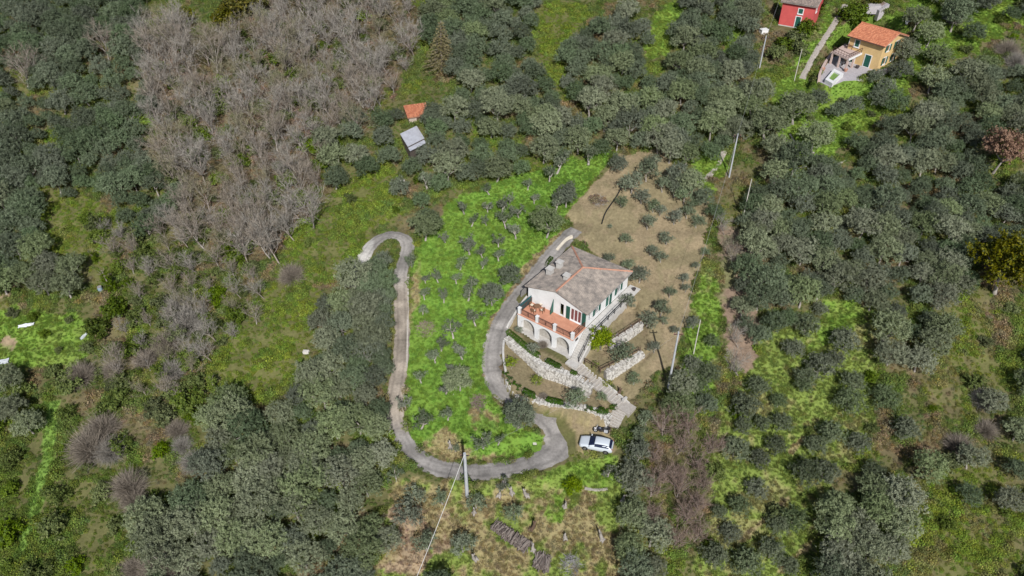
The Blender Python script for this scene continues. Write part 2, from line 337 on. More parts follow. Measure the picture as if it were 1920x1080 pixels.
# (colour, second colour, share of the second, raggedness in px, polygon in photograph pixels projected on the hill)
ZONES = [
    (C_BRAMBLE, C_WILD, .25, 9, [(540, 440), (640, 350), (740, 290), (755, 400), (700, 440), (660, 520), (600, 540), (575, 680), (500, 760), (390, 750), (380, 690), (440, 620), (520, 520)]),
    (C_BRAMBLE, C_BROWN, .2, 9, [(60, 360), (140, 350), (200, 400), (220, 510), (150, 535), (85, 450)]),
    ((.105, .155, .030), C_WILD, .4, 9, [(-300, 740), (100, 740), (260, 850), (310, 940), (270, 1090), (-300, 1300)]),
    ((.125, .115, .065), C_LITTER, .4, 14, [(270, 60), (420, 40), (500, -40), (780, -40), (790, 60), (740, 160), (640, 260), (600, 330), (560, 430), (500, 480), (440, 470), (380, 400), (330, 380), (290, 250)]),
    (C_BRAMBLE, C_OLIVEGR, .3, 8, [(980, 30), (1060, 0), (1110, 20), (1060, 90), (1080, 160), (1060, 190), (1020, 130)]),
    (C_LUSH, C_BRAMBLE, .4, 6, [(1205, 70), (1225, 20), (1290, -10), (1280, 50), (1255, 105), (1215, 110)]),
    (C_LUSH, C_BRAMBLE, .3, 6, [(1355, 95), (1362, 45), (1400, 30), (1395, 80), (1375, 100)]),
    (C_BRAMBLE, C_LUSH, .4, 8, [(560, 420), (600, 400), (600, 430), (570, 450)]),
    (C_LUSH, C_BRAMBLE, .3, 7, [(1300, 300), (1340, 270), (1372, 290), (1355, 330), (1330, 340), (1345, 400), (1325, 380), (1300, 340)]),
    (C_LUSH, C_DRY, .25, 8, [(1290, 590), (1322, 500), (1345, 520), (1352, 640), (1335, 740), (1270, 760), (1265, 700), (1290, 650)]),
    (C_LITTER, C_WILD, .28, 7, [(1342, 420), (1380, 420), (1420, 470), (1420, 620), (1410, 700), (1365, 690), (1352, 560)]),
    (C_OLIVEGR, C_DRY, .28, 8, [(1430, 640), (1540, 560), (1640, 570), (1640, 690), (1660, 760), (1620, 850), (1560, 900), (1510, 1000), (1480, 1090), (1300, 1090), (1330, 960), (1340, 800), (1400, 700)]),
    (C_DRY, C_BROWN, .3, 3, [(1380, 1012), (1478, 928), (1484, 936), (1388, 1022)]), (C_DRY, C_BROWN, .3, 3, [(1460, 1068), (1528, 1000), (1536, 1006), (1470, 1076)]), (C_DRY, C_BROWN, .3, 3, [(1476, 848), (1505, 815), (1512, 822), (1484, 856)]),
    (C_LUSH, C_OLIVEGR, .4, 6, [(1540, 570), (1610, 555), (1625, 600), (1560, 640), (1520, 660)]),
    (C_BRAMBLE, C_BROWN, .28, 9, [(1720, 720), (1780, 560), (1850, 540), (1870, 680), (1800, 720), (1740, 760), (1860, 830), (1760, 860), (1700, 920), (1700, 1300), (2300, 1300), (2300, 900), (1950, 840), (1880, 850)]),
    (C_LUSH, C_BRAMBLE, .35, 8, [(1440, 180), (1480, 130), (1530, 160), (1600, 160), (1700, 130), (1720, 60), (1760, 90), (1700, 190), (1640, 230), (1600, 260), (1540, 320), (1470, 270)]),
    (C_LUSH, C_BRAMBLE, .45, 9, [(1690, 10), (1780, -40), (2100, -40), (2100, 60), (1890, 50), (1830, 100), (1760, 110)]),
    (C_LUSH, C_BRAMBLE, .15, 4, [(1545, 80), (1600, 30), (1700, 20), (1710, 70), (1650, 40), (1590, 80), (1560, 95)]),
    (C_LUSH, C_LAWN, .3, 4, [(1556, 160), (1590, 148), (1650, 150), (1640, 178), (1560, 188)]),
    (C_LUSH, C_BROWN, .3, 6, [(1505, 30), (1570, 0), (1560, 40), (1530, 95), (1500, 150), (1480, 160), (1500, 90)]),
    (C_LAWN, C_LUSH, .38, 5, [(850, 372), (900, 350), (990, 325), (1060, 300), (1110, 290), (1150, 285), (1135, 310), (1100, 355), (1070, 390), (1055, 430), (1000, 480), (965, 530), (925, 600), (908, 650), (908, 705), (925, 750), (965, 790), (1020, 822), (1020, 840), (975, 858), (880, 868), (820, 858), (785, 835), (765, 805), (755, 760), (760, 690), (768, 600), (768, 500), (800, 440), (830, 400)]),
    (C_DRY, C_LAWN, .3, 6, [(768, 520), (790, 490), (792, 520), (775, 600), (766, 640)]),
    (C_DRY, C_TAN, .45, 5, [(1000, 480), (1055, 430), (1062, 436), (1035, 468), (985, 530), (945, 585), (918, 640), (905, 650), (922, 600), (965, 525)]),
    (C_DRY, C_LAWN, .4, 7, [(790, 830), (840, 800), (880, 850), (950, 850), (930, 868), (850, 868), (800, 852)]),
    (C_DRY, C_LAWN, .45, 7, [(880, 770), (935, 775), (930, 805), (890, 800)]),
    (C_DRY, C_OLIVEGR, .5, 9, [(735, 900), (900, 905), (1010, 895), (1080, 870), (1170, 870), (1180, 960), (1190, 1100), (700, 1100), (720, 1000)]),
    (C_DRY, C_SOIL, .5, 9, [(725, 935), (790, 920), (840, 960), (870, 1010), (820, 1030), (780, 1090), (690, 1060), (740, 1010)]),
    (C_LUSH, C_OLIVEGR, .3, 7, [(1010, 895), (1080, 862), (1150, 850), (1170, 900), (1140, 915), (1060, 920)]),
    (C_LUSH, C_DRY, .4, 7, [(1025, 920), (1060, 930), (1050, 985), (1020, 970)]),
    (C_OLIVEGR, C_DRY, .35, 6, [(880, 905), (930, 905), (925, 930), (880, 930)]),
    (C_TAN, C_TAN2, .45, 4, [(1140, 318), (1160, 290), (1250, 272), (1262, 300), (1280, 330), (1312, 350), (1332, 370), (1325, 470), (1308, 510), (1290, 590), (1265, 680), (1232, 700), (1190, 755), (1170, 745), (1130, 700), (1085, 670), (1150, 600), (1172, 545), (1175, 515), (1085, 455), (1060, 440), (1082, 425), (1062, 400), (1100, 360)]),
    (C_TAN, C_TAN2, .4, 2, [(940, 640), (985, 560), (1000, 580), (980, 640), (1075, 690), (1150, 770), (1145, 800), (1020, 770), (950, 730)]),
    (C_TAN, C_DRY, .4, 3, [(1050, 775), (1140, 800), (1160, 835), (1150, 850), (1080, 845), (1080, 815)]),
    ((.20, .165, .125), C_TAN, .3, 4, [(1105, 372), (1125, 366), (1140, 375), (1128, 386), (1108, 384)]),
    (C_LUSH, C_OLIVEGR, .3, 9, [(-60, 590), (60, 575), (150, 590), (180, 640), (140, 690), (40, 690), (-60, 690)]),
    (C_SOIL, C_LUSH, .3, 5, [(0, 630), (30, 640), (25, 660), (0, 650)]), (C_SOIL, C_DRY, .3, 5, [(-20, 565), (20, 552), (60, 500), (50, 490), (10, 545)]),
    ((.15, .25, .05), C_LUSH, .2, 1.2, [(84, 750), (110, 750), (104, 850), (84, 930), (46, 1045), (26, 1040), (58, 930), (80, 850)]),
    (C_BRAMBLE, C_LUSH, .4, 6, [(75, 262), (140, 250), (150, 275), (100, 290)]), (C_LUSH, C_BRAMBLE, .4, 6, [(235, 205), (285, 195), (290, 235), (250, 235)]),
]
GRASSY = {C_LAWN, C_LUSH, C_OLIVEGR, C_DRY}; BARE = {C_TAN, C_TAN2, C_SOIL, C_LITTER}
def paint(x, y, z):
    """base colour and cover (0 low bramble, 1 grass, 2 bare soil) of the hill at world points"""
    px, py = proj(x, y, z)
    n1 = fbm(x / 1.6, y / 1.6, 40, 3) - .5; n2 = fbm(x / 1.6, y / 1.6, 50, 3) - .5
    m = fbm(x / 3.2, y / 3.2, 60, 4); m2 = fbm(x / .8, y / .8, 66, 2)
    col = np.zeros(x.shape + (3,)); cov = np.zeros(x.shape, int)
    a = np.array(C_WILD); b = np.array(C_BROWN)
    k = sstep(.50, .62, .75 * m + .25 * m2)[..., None]; col[:] = a * (1 - k) + b * k
    k2 = sstep(.52, .66, fbm(x / 6, y / 6, 71, 3))[..., None]; col = col * (1 - k2 * .7) + np.array(C_BRAMBLE) * k2 * .7
    for c1, c2, sh, rag, poly in ZONES:
        i = inpoly(px + n1 * 4 * rag, py + n2 * 4 * rag, poly)
        if not i.any(): continue
        th = .62 - .28 * sh
        k = sstep(th - .06, th + .06, (.6 * m + .4 * m2)[i])[..., None] * min(1, sh * 2)
        col[i] = np.array(c1) * (1 - k) + np.array(c2) * k
        cc = 1 if c1 in GRASSY or c1 == (.15, .25, .05) else 2 if c1 in BARE else 0
        cov[i] = cc
    col *= (.80 + .4 * fbm(x / .55, y / .55, 80, 2))[..., None]
    return col, cov
ny, nx = GX.shape
col, cov = paint(GX, GY, HG)
_u = (.62 + .5 * fbm(GX / 1.1, GY / 1.1, 95, 3))[..., None] * np.array([.125, .105, .055]); col = np.where((cov == 0)[..., None], col * .25 + _u * .75, col)   # earth and dead stems under the brambles
V = np.stack([GX, GY, HG], -1).reshape(-1, 3); I = np.arange(nx * ny).reshape(ny, nx)
Q = np.stack([I[:-1, :-1], I[:-1, 1:], I[1:, 1:], I[1:, :-1]], -1).reshape(-1, 4)
me = npmesh('hillside', V, Q, attrmat('hillside_soil', scale=2.6, var=.27, bump=.5), True)
at = me.color_attributes.new('col', 'FLOAT_COLOR', 'POINT')
at.data.foreach_set('color', np.concatenate([col.reshape(-1, 3), np.ones((nx * ny, 1))], 1).astype(np.float32).ravel())
hill = link('hillside', me); tag(hill, kind='structure')

# ------------------------------------------------------------------ drive, kerb, far path
def ribbon(name, line, half, lift, m, colf=None, n=5, edge=.05):
    line = np.asarray(line); d = np.gradient(line[:, :2], axis=0); d /= np.linalg.norm(d, axis=1)[:, None]; nr = np.stack([-d[:, 1], d[:, 0]], 1)
    V = []; hf = half if hasattr(half, '__len__') else [half] * len(line)
    for i in range(len(line)):
        for k in range(n):
            s = (2 * k / (n - 1) - 1) * hf[i] * (1 + (.30 * (fbm(i * .5 + .13, k * 3.1 + .2, 5, 2) - .55) if k in (0, n - 1) else 0))
            x, y = line[i, :2] + nr[i] * s; V.append((x, y, line[i, 2] + lift - (edge if k in (0, n - 1) else 0)))
    V = np.array(V); I = np.arange(len(V)).reshape(-1, n)
    Q = np.stack([I[:-1, :-1], I[1:, :-1], I[1:, 1:], I[:-1, 1:]], -1).reshape(-1, 4)[:, ::-1]
    me = npmesh(name, V, Q, m, True)
    if colf is not None:
        c = colf(V); a = me.color_attributes.new('col', 'FLOAT_COLOR', 'POINT')
        a.data.foreach_set('color', np.concatenate([c, np.ones((len(c), 1))], 1).astype(np.float32).ravel())
    return link(name, me)
def drivecol(V):
    px, py = proj(V[:, 0], V[:, 1], V[:, 2])
    g = np.tile(np.array([.245, .232, .222]), (len(V), 1))
    br = (sstep(500, 560, py) * (1 - sstep(770, 830, py)) * (px < 800))[:, None] * .75
    g = g * (1 - br) + np.array([.275, .235, .19]) * br
    wh = ((py < 520) & (px < 700))[:, None] * .8; g = g * (1 - wh) + np.array([.42, .41, .39]) * wh
    k = np.arange(len(V)) % 9; lane = np.where((k == 2) | (k == 6), .80, np.where(k == 4, 1.0, np.where((k == 0) | (k == 8), .9, 1.05)))
    return g * (lane * (.42 + 1.1 * fbm(V[:, 0] / 1.6, V[:, 1] / 1.6, 90, 4)) * np.where(np.arange(len(V)) // 9 % 23 == 0, .82, 1.0))[:, None]
dm = np.concatenate([np.linspace(DRIVE[i], DRIVE[i + 1], 3)[:-1] for i in range(len(DRIVE) - 1)] + [DRIVE[-1:]])
_px, _py = proj(dm[:, 0], dm[:, 1], dm[:, 2]); dh = 1.28 + 0.72 * np.exp(-(((_px - 1052) / 40) ** 2 + ((_py - 824) / 42) ** 2)) + .25 * np.exp(-(((_px - 930) / 60) ** 2 + ((_py - 700) / 60) ** 2)) - .22 * sstep(840, 760, _px) * sstep(800, 700, _py)
tag(ribbon('driveway', dm, dh, .07, attrmat('worn_concrete', scale=3, var=.24, bump=.3), drivecol, 9), kind='structure')
tag(ribbon('footpath', PATHW, .55, .06, mat('gravel_path', (.40, .37, .34), (.27, .24, .21), 4, bump=.3)), kind='structure')
# ------------------------------------------------------------------ white house
M_WHITE = mat('white_render', (.71, .72, .735), (.60, .605, .61), .8, .9, .08, detail=9)
M_ROOF = mat('weathered_tiles', (.34, .285, .25), (.20, .175, .165), 1.1, .9, .3, detail=6)
M_RIDGE = mat('ridge_terracotta', (.48, .25, .17), (.36, .20, .15), 2.5)
M_TERRA = mat('terracotta_floor', (.54, .265, .175), (.46, .215, .14), 1.5, .8)
M_GREEN = plain('green_shutter_paint', (.015, .10, .075), .5)
M_GLASS = plain('window_glass', (.03, .035, .04), .08)
M_CURT = plain('dark_red_curtain', (.16, .05, .05), .8)
M_IRON = plain('black_iron', (.02, .018, .018), .5)
M_RUST = plain('brown_rail_paint', (.09, .045, .035), .6)
M_WOOD = mat('brown_timber', (.13, .085, .06), (.08, .055, .04), 6)
M_CONC = mat('pale_concrete', (.50, .49, .47), (.40, .385, .37), 1.6, .9, .1)
M_GREYS = mat('grey_slab_edge', (.30, .29, .28), (.22, .21, .21), 3)
def islandmat(name, c1, c2, c3, rough=.9):
    m, t, b, lk = nodes(name); b.inputs['Roughness'].default_value = rough; b.inputs['Specular IOR Level'].default_value = .2
    g = t.nodes.new('ShaderNodeNewGeometry'); r = t.nodes.new('ShaderNodeValToRGB'); e = r.color_ramp.elements
    e[0].color = (*c2, 1); e[1].color = (*c3, 1); q = e.new(.45); q.color = (*c1, 1)
    n = t.nodes.new('ShaderNodeTexNoise'); n.inputs['Scale'].default_value = 3; lk(g.outputs['Position'], n.inputs['Vector'])
    mx = t.nodes.new('ShaderNodeMix'); mx.data_type = 'RGBA'; mx.blend_type = 'MULTIPLY'; mx.inputs[0].default_value = .35
    lk(g.outputs['Random Per Island'], r.inputs['Fac']); lk(r.outputs['Color'], mx.inputs[6]); lk(n.outputs['Fac'], mx.inputs[7]); lk(mx.outputs[2], b.inputs['Base Color'])
    return m
M_STONE = islandmat('dry_stone', (.60, .58, .545), (.34, .32, .29), (.70, .685, .65))
M_TILEG = islandmat('old_roof_tile', (.335, .275, .24), (.24, .205, .19), (.43, .355, .31))
M_TILEO = islandmat('orange_roof_tile', (.56, .215, .12), (.46, .17, .10), (.66, .28, .16))
def jbox(mb, c, d, ax, ay, az, j=.18):                # a rough stone: a box with wandering corners
    v = []
    for sx, sy, sz in ((-1, -1, -1), (1, -1, -1), (1, 1, -1), (-1, 1, -1), (-1, -1, 1), (1, -1, 1), (1, 1, 1), (-1, 1, 1)):
        k = [s * q / 2 * (1 - random.random() * j) for s, q in zip((sx, sy, sz), d)]
        v.append(tuple(c[i] + ax[i] * k[0] + ay[i] * k[1] + az[i] * k[2] for i in range(3)))
    mb.add(v, [(0, 3, 2, 1), (4, 5, 6, 7), (0, 1, 5, 4), (1, 2, 6, 5), (2, 3, 7, 6), (3, 0, 4, 7)])
def tiles(mb, e0, u, v, poly, w=.23, l=.42, lift=.03):
    """half-round tiles over a roof slope: e0 eave corner, u along the eave, v up the slope, poly in (u, v)"""
    u = Vector(u).normalized(); v = Vector(v).normalized(); n = u.cross(v).normalized(); e0 = Vector(e0)
    poly = np.array(poly, float); us = np.arange(poly[:, 0].min() + w / 2, poly[:, 0].max(), w); vs = np.arange(poly[:, 1].min() + l / 2, poly[:, 1].max(), l)
    UU, VV = np.meshgrid(us, vs); ok = inpoly(UU, VV, poly)
    for a, b in zip(UU[ok], VV[ok]):
        a += random.uniform(-.012, .012); q = []
        dz = random.uniform(0, .015)
        for s, hh in ((-l * .55, .045), (l * .5, .0)):
            for t, k in ((-1, 0), (-.5, .07), (.5, .07), (1, 0)):
                q.append(e0 + u * (a + t * w * .47) + v * (b + s) + n * (lift + k + hh + dz))
        mb.add(q, [(0, 1, 5, 4), (1, 2, 6, 5), (2, 3, 7, 6), (0, 3, 2, 1)])
def wallgrid(mb, o, u, L, Ht, th, holes):
    """a wall of thickness th behind the line o + u*s, with rectangular holes (s0, s1, z0, z1)"""
    u = Vector((u[0], u[1], 0)).normalized(); n = Vector((-u.y, u.x, 0)); o = Vector(o)
    xs = sorted({0, L, *[q for h in holes for q in h[:2]]}); zs = sorted({0, Ht, *[q for h in holes for q in h[2:]]})
    for i in range(len(xs) - 1):
        for k in range(len(zs) - 1):
            a, b = xs[i], xs[i + 1]; c, d = zs[k], zs[k + 1]
            if any(h[0] <= a and b <= h[1] and h[2] <= c and d <= h[3] for h in holes): continue
            q = [o + u * s + n * t for s, t in ((a, 0), (b, 0), (b, th), (a, th))]
            mb.prism([(p.x, p.y) for p in q], o.z + c, o.z + d)
house = empty('white_house', (HC[0], HC[1], L0), HA, 'white rendered house with grey tiled roof and arched terrace on the bare slope', 'house')
W = MB()                                              # local: x from front to back, y = -b
X0, X1, YR, YL, HT = -5.6, 5.4, -4.95, 4.75, 2.6
front_holes = [(YL - 4.15, YL + -2.35 + 0.0, .1, 2.25)]
wallgrid(W, (X0, YL, 0), (0, -1), YL - YR, HT, .3, [(YL - -1.25 - 0, 0, 0, 0)][:0] + [(YL + 0.55 - 0, YL + 1.25, 0.02, 2.15), (YL + 2.35, YL + 4.15, .1, 2.2)])
wallgrid(W, (X0 + .3, YR, 0), (1, 0), X1 - X0 - .3, HT, .3, [(.25, .75, .95, 2.0), (1.8, 2.7, .9, 2.05), (4.7, 5.6, .03, 2.15), (7.6, 8.6, .8, 2.05)])
wallgrid(W, (X1, YR + .3, 0), (0, 1), YL - YR - .6, HT, .3, [])
wallgrid(W, (X1, YL, 0), (-1, 0), X1 - X0 - .3, HT, .3, [])
RS = 1.5 / 5.15                                       # pitch
W.add([(X0, YR, HT), (X0, -.1, HT + 1.42), (X0, YL, HT), (X0 + .3, YR, HT), (X0 + .3, -.1, HT + 1.42), (X0 + .3, YL, HT)], [(0, 1, 2), (5, 4, 3), (0, 3, 4, 1), (1, 4, 5, 2)])
W.build('wall', M_WHITE, house)
R = MB(); ex0, ex1, ey0, ey1, ez = -5.95, 5.9, -5.25, 5.05, HT + .02; rz_, ry, rx = HT + 1.52, -.1, .7
R.slab([(ex0, ey0, ez), (ex1, ey0, ez), (rx, ry, rz_), (ex0, ry, rz_)], .12)
R.slab([(ex1, ey1, ez), (ex0, ey1, ez), (ex0, ry, rz_), (rx, ry, rz_)], .12)
R.slab([(ex1, ey0, ez), (ex1, ey1, ez), (rx, ry, rz_)], .12)
roof = R.build('roof', M_ROOF, house)
T = MB()
def slope_tiles(mb, a, b, top, poly3):
    a = Vector(a); u = (Vector(b) - a).normalized(); d = Vector(top) - a; v = (d - u * d.dot(u)).normalized()
    tiles(mb, a, u, v, [((Vector(p) - a).dot(u), (Vector(p) - a).dot(v)) for p in poly3])
slope_tiles(T, (ex0, ey0, ez), (ex1, ey0, ez), (ex0, ry, rz_), [(ex0, ey0, ez), (ex1, ey0, ez), (rx, ry, rz_), (ex0, ry, rz_)])
slope_tiles(T, (ex1, ey1, ez), (ex0, ey1, ez), (ex0, ry, rz_), [(ex1, ey1, ez), (ex0, ey1, ez), (ex0, ry, rz_), (rx, ry, rz_)])
slope_tiles(T, (ex1, ey0, ez), (ex1, ey1, ez), (rx, ry, rz_), [(ex1, ey0, ez), (ex1, ey1, ez), (rx, ry, rz_)])
M_OLD = mat('lichen_tiles', (.375, .325, .285), (.165, .15, .14), 1.2, .9, .25, detail=8)
tag(T.build('roof_tiles', M_OLD, roof), kind='stuff')
for p, q in (((ex0, ry, rz_), (rx, ry, rz_)), ((rx, ry, rz_), (ex1, ey0, ez)), ((rx, ry, rz_), (ex1, ey1, ez))):
    m = MB(); a, b = Vector(p), Vector(q); n = int((b - a).length / .42); d = (b - a) / n
    for i in range(n): m.tube([a + d * i + Vector((0, 0, .08)), a + d * (i + 1.05) + Vector((0, 0, .08))], [.17, .15], 6)
    m.build('ridge_cap', M_RIDGE, roof)
for (x, y, hgt, wd) in ((-.2, 3.2, 1.75, .75), (-2.1, 3.55, 1.55, .8), (-2.7, .35, 2.25, .7)):
    m = MB(); m.b2((x - wd / 2, y - wd / 2, HT), (x + wd / 2, y + wd / 2, HT + hgt - .25)); c = m.build('chimney', M_CONC, house)
    m = MB(); m.b2((x - wd / 2 - .12, y - wd / 2 - .12, HT + hgt - .1), (x + wd / 2 + .12, y + wd / 2 + .12, HT + hgt)); m.build('cap', M_CONC, c)
    for sx in (-1, 1):
        for sy in (-1, 1): m = MB(); m.b2((x + sx * (wd / 2 - .12) - .06, y + sy * (wd / 2 - .12) - .06, HT + hgt - .25), (x + sx * (wd / 2 - .12) + .06, y + sy * (wd / 2 - .12) + .06, HT + hgt - .1)); m.build('vent_post', M_GREYS, c)
def shutter(par, x0, y0, x1, y1, z0, z1, th=.05):      # a louvred leaf between two floor points
    a = Vector((x0, y0, 0)); b = Vector((x1, y1, 0)); u = (b - a).normalized(); n = Vector((u.y, -u.x, 0)); m = MB(); L = (b - a).length
    def bar(s0, s1, q0, q1, t):
        q = [a + u * s + n * k for s, k in ((s0, .0), (s1, .0), (s1, -t), (s0, -t))]; m.prism([(p.x, p.y) for p in q][::-1], q0, q1)
    bar(0, .07, z0, z1, th); bar(L - .07, L, z0, z1, th); bar(.07, L - .07, z0, z0 + .08, th); bar(.07, L - .07, z1 - .08, z1, th)
    bar(.07, L - .07, z0 + .08, z1 - .08, th * .4)
    k = z0 + .14
    while k < z1 - .12: bar(.07, L - .07, k, k + .04, th * .75); k += .11
    return m.build('shutter', M_GREEN, par)
# french window with three lights
m = MB(); fx = X0 + .1
for yy in (-2.37, -2.93, -3.5, -4.07): m.b2((fx - .05, yy - .06, .1), (fx + .05, yy + .06, 2.2))
for z in (.1, 2.1): m.b2((fx - .045, -4.13, z), (fx + .045, -2.35, z + .1))
m.b2((X0 - .08, -4.2, .02), (X0, -2.3, .1)); fw = m.build('french_window', M_WHITE, house)
for k in range(3):
    y = -2.43 - .57 * k; m = MB(); m.b2((fx - .01, y - .44, .2), (fx + .01, y, 2.1)); m.build('pane', M_CURT if k < 3 else M_GLASS, fw)
shutter(house, X0 - .06, -1.68, X0 - .06, -2.28, .08, 2.25); shutter(house, X0 - .06, -4.24, X0 - .06, -4.84, .08, 2.25)
# recessed porch door
m = MB(); m.b2((X0 + .22, .58, .02), (X0 + .29, 1.22, 2.14)); dr = m.build('door', M_GREEN, house); m = MB(); m.lathe((X0 + .19, .68, 1.0), [(.03, 0), (.03, .06)], 6); m.build('handle', M_IRON, dr)
m = MB(); m.add([(X0 - .02, .5, 0.02), (X0 - .75, .5, .02), (X0 - .02, .5, 2.3), (X0 - .02, .42, 0.02), (X0 - .75, .42, .02), (X0 - .02, .42, 2.3)], [(0, 1, 2), (5, 4, 3), (0, 3, 4, 1), (1, 4, 5, 2), (2, 5, 3, 0)]); m.build('shadow_triangle', M_GREEN, house)  # solid green triangle in the shape of the shadow beside the porch door
# garden-side windows and door
def side_window(x0, x1, z0, z1, sh=True):
    m = MB(); y = YR + .08
    m.b2((x0, y - .03, z0), (x0 + .07, y + .03, z1)); m.b2((x1 - .07, y - .03, z0), (x1, y + .03, z1)); m.b2((x0 + .07, y - .03, z0), (x1 - .07, y + .03, z0 + .07)); m.b2((x0 + .07, y - .03, z1 - .07), (x1 - .07, y + .03, z1))
    m.b2(((x0 + x1) / 2 - .03, y - .03, z0 + .07), ((x0 + x1) / 2 + .03, y + .03, z1 - .07)); m.b2((x0 - .08, YR - .07, z0 - .06), (x1 + .08, YR + .1, z0))
    f = m.build('window', M_WHITE, house); m = MB(); m.b2((x0 + .07, y, z0 + .07), (x1 - .07, y + .02, z1 - .07)); m.build('pane', M_GLASS, f)
    if sh: shutter(house, x0 - .52, YR - .06, x0 - .04, YR - .06, z0 - .05, z1 + .05); shutter(house, x1 + .04, YR - .06, x1 + .52, YR - .06, z0 - .05, z1 + .05)
side_window(X0 + .55, X0 + 1.05, .95, 2.0, False); side_window(X0 + 2.1, X0 + 3.0, .9, 2.05); side_window(X0 + 7.9, X0 + 8.9, .8, 2.05)
m = MB(); m.b2((X0 + 5.0, YR + .1, .03), (X0 + 5.9, YR + .16, 2.14)); dr = m.build('door', M_GREEN, house); m = MB(); m.b2((X0 + 5.75, YR + .04, 1.0), (X0 + 5.8, YR + .1, 1.12)); m.build('handle', M_IRON, dr)
shutter(house, X0 + 5.94, YR - .06, X0 + 6.5, YR - .06, .03, 2.15)
m = MB(); m.tube([(ex0 + .1, ey0 - .06, ez - .02), (ex1 - .1, ey0 - .06, ez - .02)], .07, 6); m.build('gutter', M_GREYS, house)
# arched terrace in front
PB = [4.75, 1.9, -1.0, -3.95]; BZ = PORT - L0 - .25
m = MB(); XF, XB = -8.82, -8.45
def arc(b0, b1, n=14):
    c = (b0 + b1) / 2; r = (b1 - b0) / 2; return [(c - r * math.cos(math.pi * k / n), -1.62 + r * 1.0 * math.sin(math.pi * k / n)) for k in range(n + 1)]
ed = [-4.2]
for k in (2, 1, 0):
    b0, b1 = PB[k + 1] + .3, PB[k] - .3
    if k == 2: b0 = PB[3] + .3
    m.b2((XF, -b0, BZ), (XB, -ed[-1], -.06)); ar = arc(b0, b1)
    for (p, zp), (q, zq) in zip(ar[:-1], ar[1:]):
        v = [(x, -b, z) for x in (XF, XB) for b, z in ((p, zp), (q, zq), (q, -.06), (p, -.06))]
        m.add(v, [(0, 1, 2, 3), (7, 6, 5, 4), (0, 4, 5, 1), (2, 6, 7, 3)])
    ed.append(b1)
m.b2((XF, -4.95, BZ), (XB, -ed[-1], -.06))
m.b2((XF - .06, -5.0, -.2), (XF, 4.25, -.06))
arcade = m.build('arcade_wall', M_WHITE, house)
m = MB(); m.b2((XB + .62, -4.64, BZ), (XB + .8, 3.89, -.07)); m.build('arcade_back', mat('pale_stone_face', (.46, .44, .40), (.32, .30, .27), 2.2, .9, .4), house)
m = MB(); m.b2((XB + .002, -4.95, BZ), (X0 - .01, -4.65, -.07)); m.build('terrace_side_wall', M_WHITE, house); m = MB(); m.b2((XB + .002, 3.9, BZ), (X0 - .01, 4.2, -.07)); m.build('terrace_side_wall', M_WHITE, house)
m = MB(); m.b2((XF - .45, -4.9, BZ), (XB + .6, 4.15, PORT - L0 + .04)); m.build('portico_floor', M_CONC, house)
for k in range(3):
    b = (PB[k] + PB[k + 1]) / 2; m = MB(); m.b2((XB + .58, -b - .3, -1.72), (XB + .62, -b + .3, -1.58)); m.build('vent', M_IRON, house)
m = MB(); m.b2((XF - .08, -4.98, -.06), (X0, 4.22, 0.0)); m.build('terrace_floor', M_TERRA, house)
for b in PB:
    m = MB(); y = -b if b != -3.95 else 4.0; m.b2((-8.82, y - .19, 0), (-8.44, y + .19, 1.0)); m.b2((-8.86, y - .23, 1.0), (-8.4, y + .23, 1.07)); m.build('pillar', M_WHITE, house)
def rail(name, par, p, q, h=.92, step=.13, mt=None, z=(0, 0), mid=True):
    m = MB(); a = Vector((p[0], p[1], z[0])); b = Vector((q[0], q[1], z[1])); L = (b - a).length; n = max(2, int(L / step)); up = Vector((0, 0, 1))
    m.tube([a + up * h, b + up * h], .04, 5); m.tube([a + up * .1, b + up * .1], .025, 5)
    if mid:
        for i in range(n + 1): c = a + (b - a) * (i / n); m.tube([c + up * .1, c + up * h], .014, 4, False)
    for t in (0.0, .5, 1.0):
        c = a + (b - a) * (t * .98 + .01); m.tube([c, c + up * h], .03, 5)
    return m.build(name, mt or M_RUST, par)
ys = [-4.75, -1.9, 1.0, 4.0]
for i in range(3): rail('railing', house, (-8.63, ys[i] + .2), (-8.63, ys[i + 1] - .2))
rail('railing', house, (-8.42, -4.78), (X0 - .05, -4.78)); rail('railing', house, (-8.42, 4.05), (X0 - .05, 4.05))
m = MB(); m.b2((-8.3, 4.1, .05), (X0 - .1, 4.14, 1.25)); m.build('side_screen', plain('teal_canvas', (.015, .09, .10), .8), house)
m = MB(); m.b2((-8.2, -5.02, -.62), (-7.6, -4.96, -.3)); m.build('wall_lamp', M_IRON, house)
# table and chairs on the terrace
def garden_table(c, z, label, cat='table'):
    t = empty('garden_table', (c[0], c[1], z), .4, label, cat)
    m = MB(); m.lathe((0, 0, .70), [(.5, 0), (.52, .02), (.5, .05)], 14); m.build('table_top', mat('wicker_brown', (.22, .12, .07), (.14, .08, .05), 9), t)
    for k in range(4):
        a = math.pi / 4 + k * math.pi / 2; m = MB(); m.tube([(.4 * math.cos(a), .4 * math.sin(a), 0), (.3 * math.cos(a), .3 * math.sin(a), .7)], .03, 5); m.build('leg', M_RUST, t)
    return t
_tp = P(1007, 581, L0); garden_table(_tp, L0, 'round brown table among chairs on the terracotta terrace floor')
def make_chair():
    t = empty('garden_chair', (0, 0, 0)); mt = MATS['wicker_brown']
    m = MB(); m.b2((-.24, -.24, .4), (.24, .24, .46)); m.build('seat', mt, t); m = MB(); m.b2((-.25, .2, .46), (.25, .26, .92)); m.build('backrest', mt, t)
    m = MB(); m.b2((-.2, -.2, .46), (.2, .18, .52)); m.build('cushion', plain('cream_cushion', (.62, .55, .45), .9), t)
    for sx in (-1, 1):
        for sy in (-1, 1): m = MB(); m.b2((sx * .22 - .025, sy * .22 - .025, 0), (sx * .22 + .025, sy * .22 + .025, .4)); m.build('leg', mt, t)
    return t
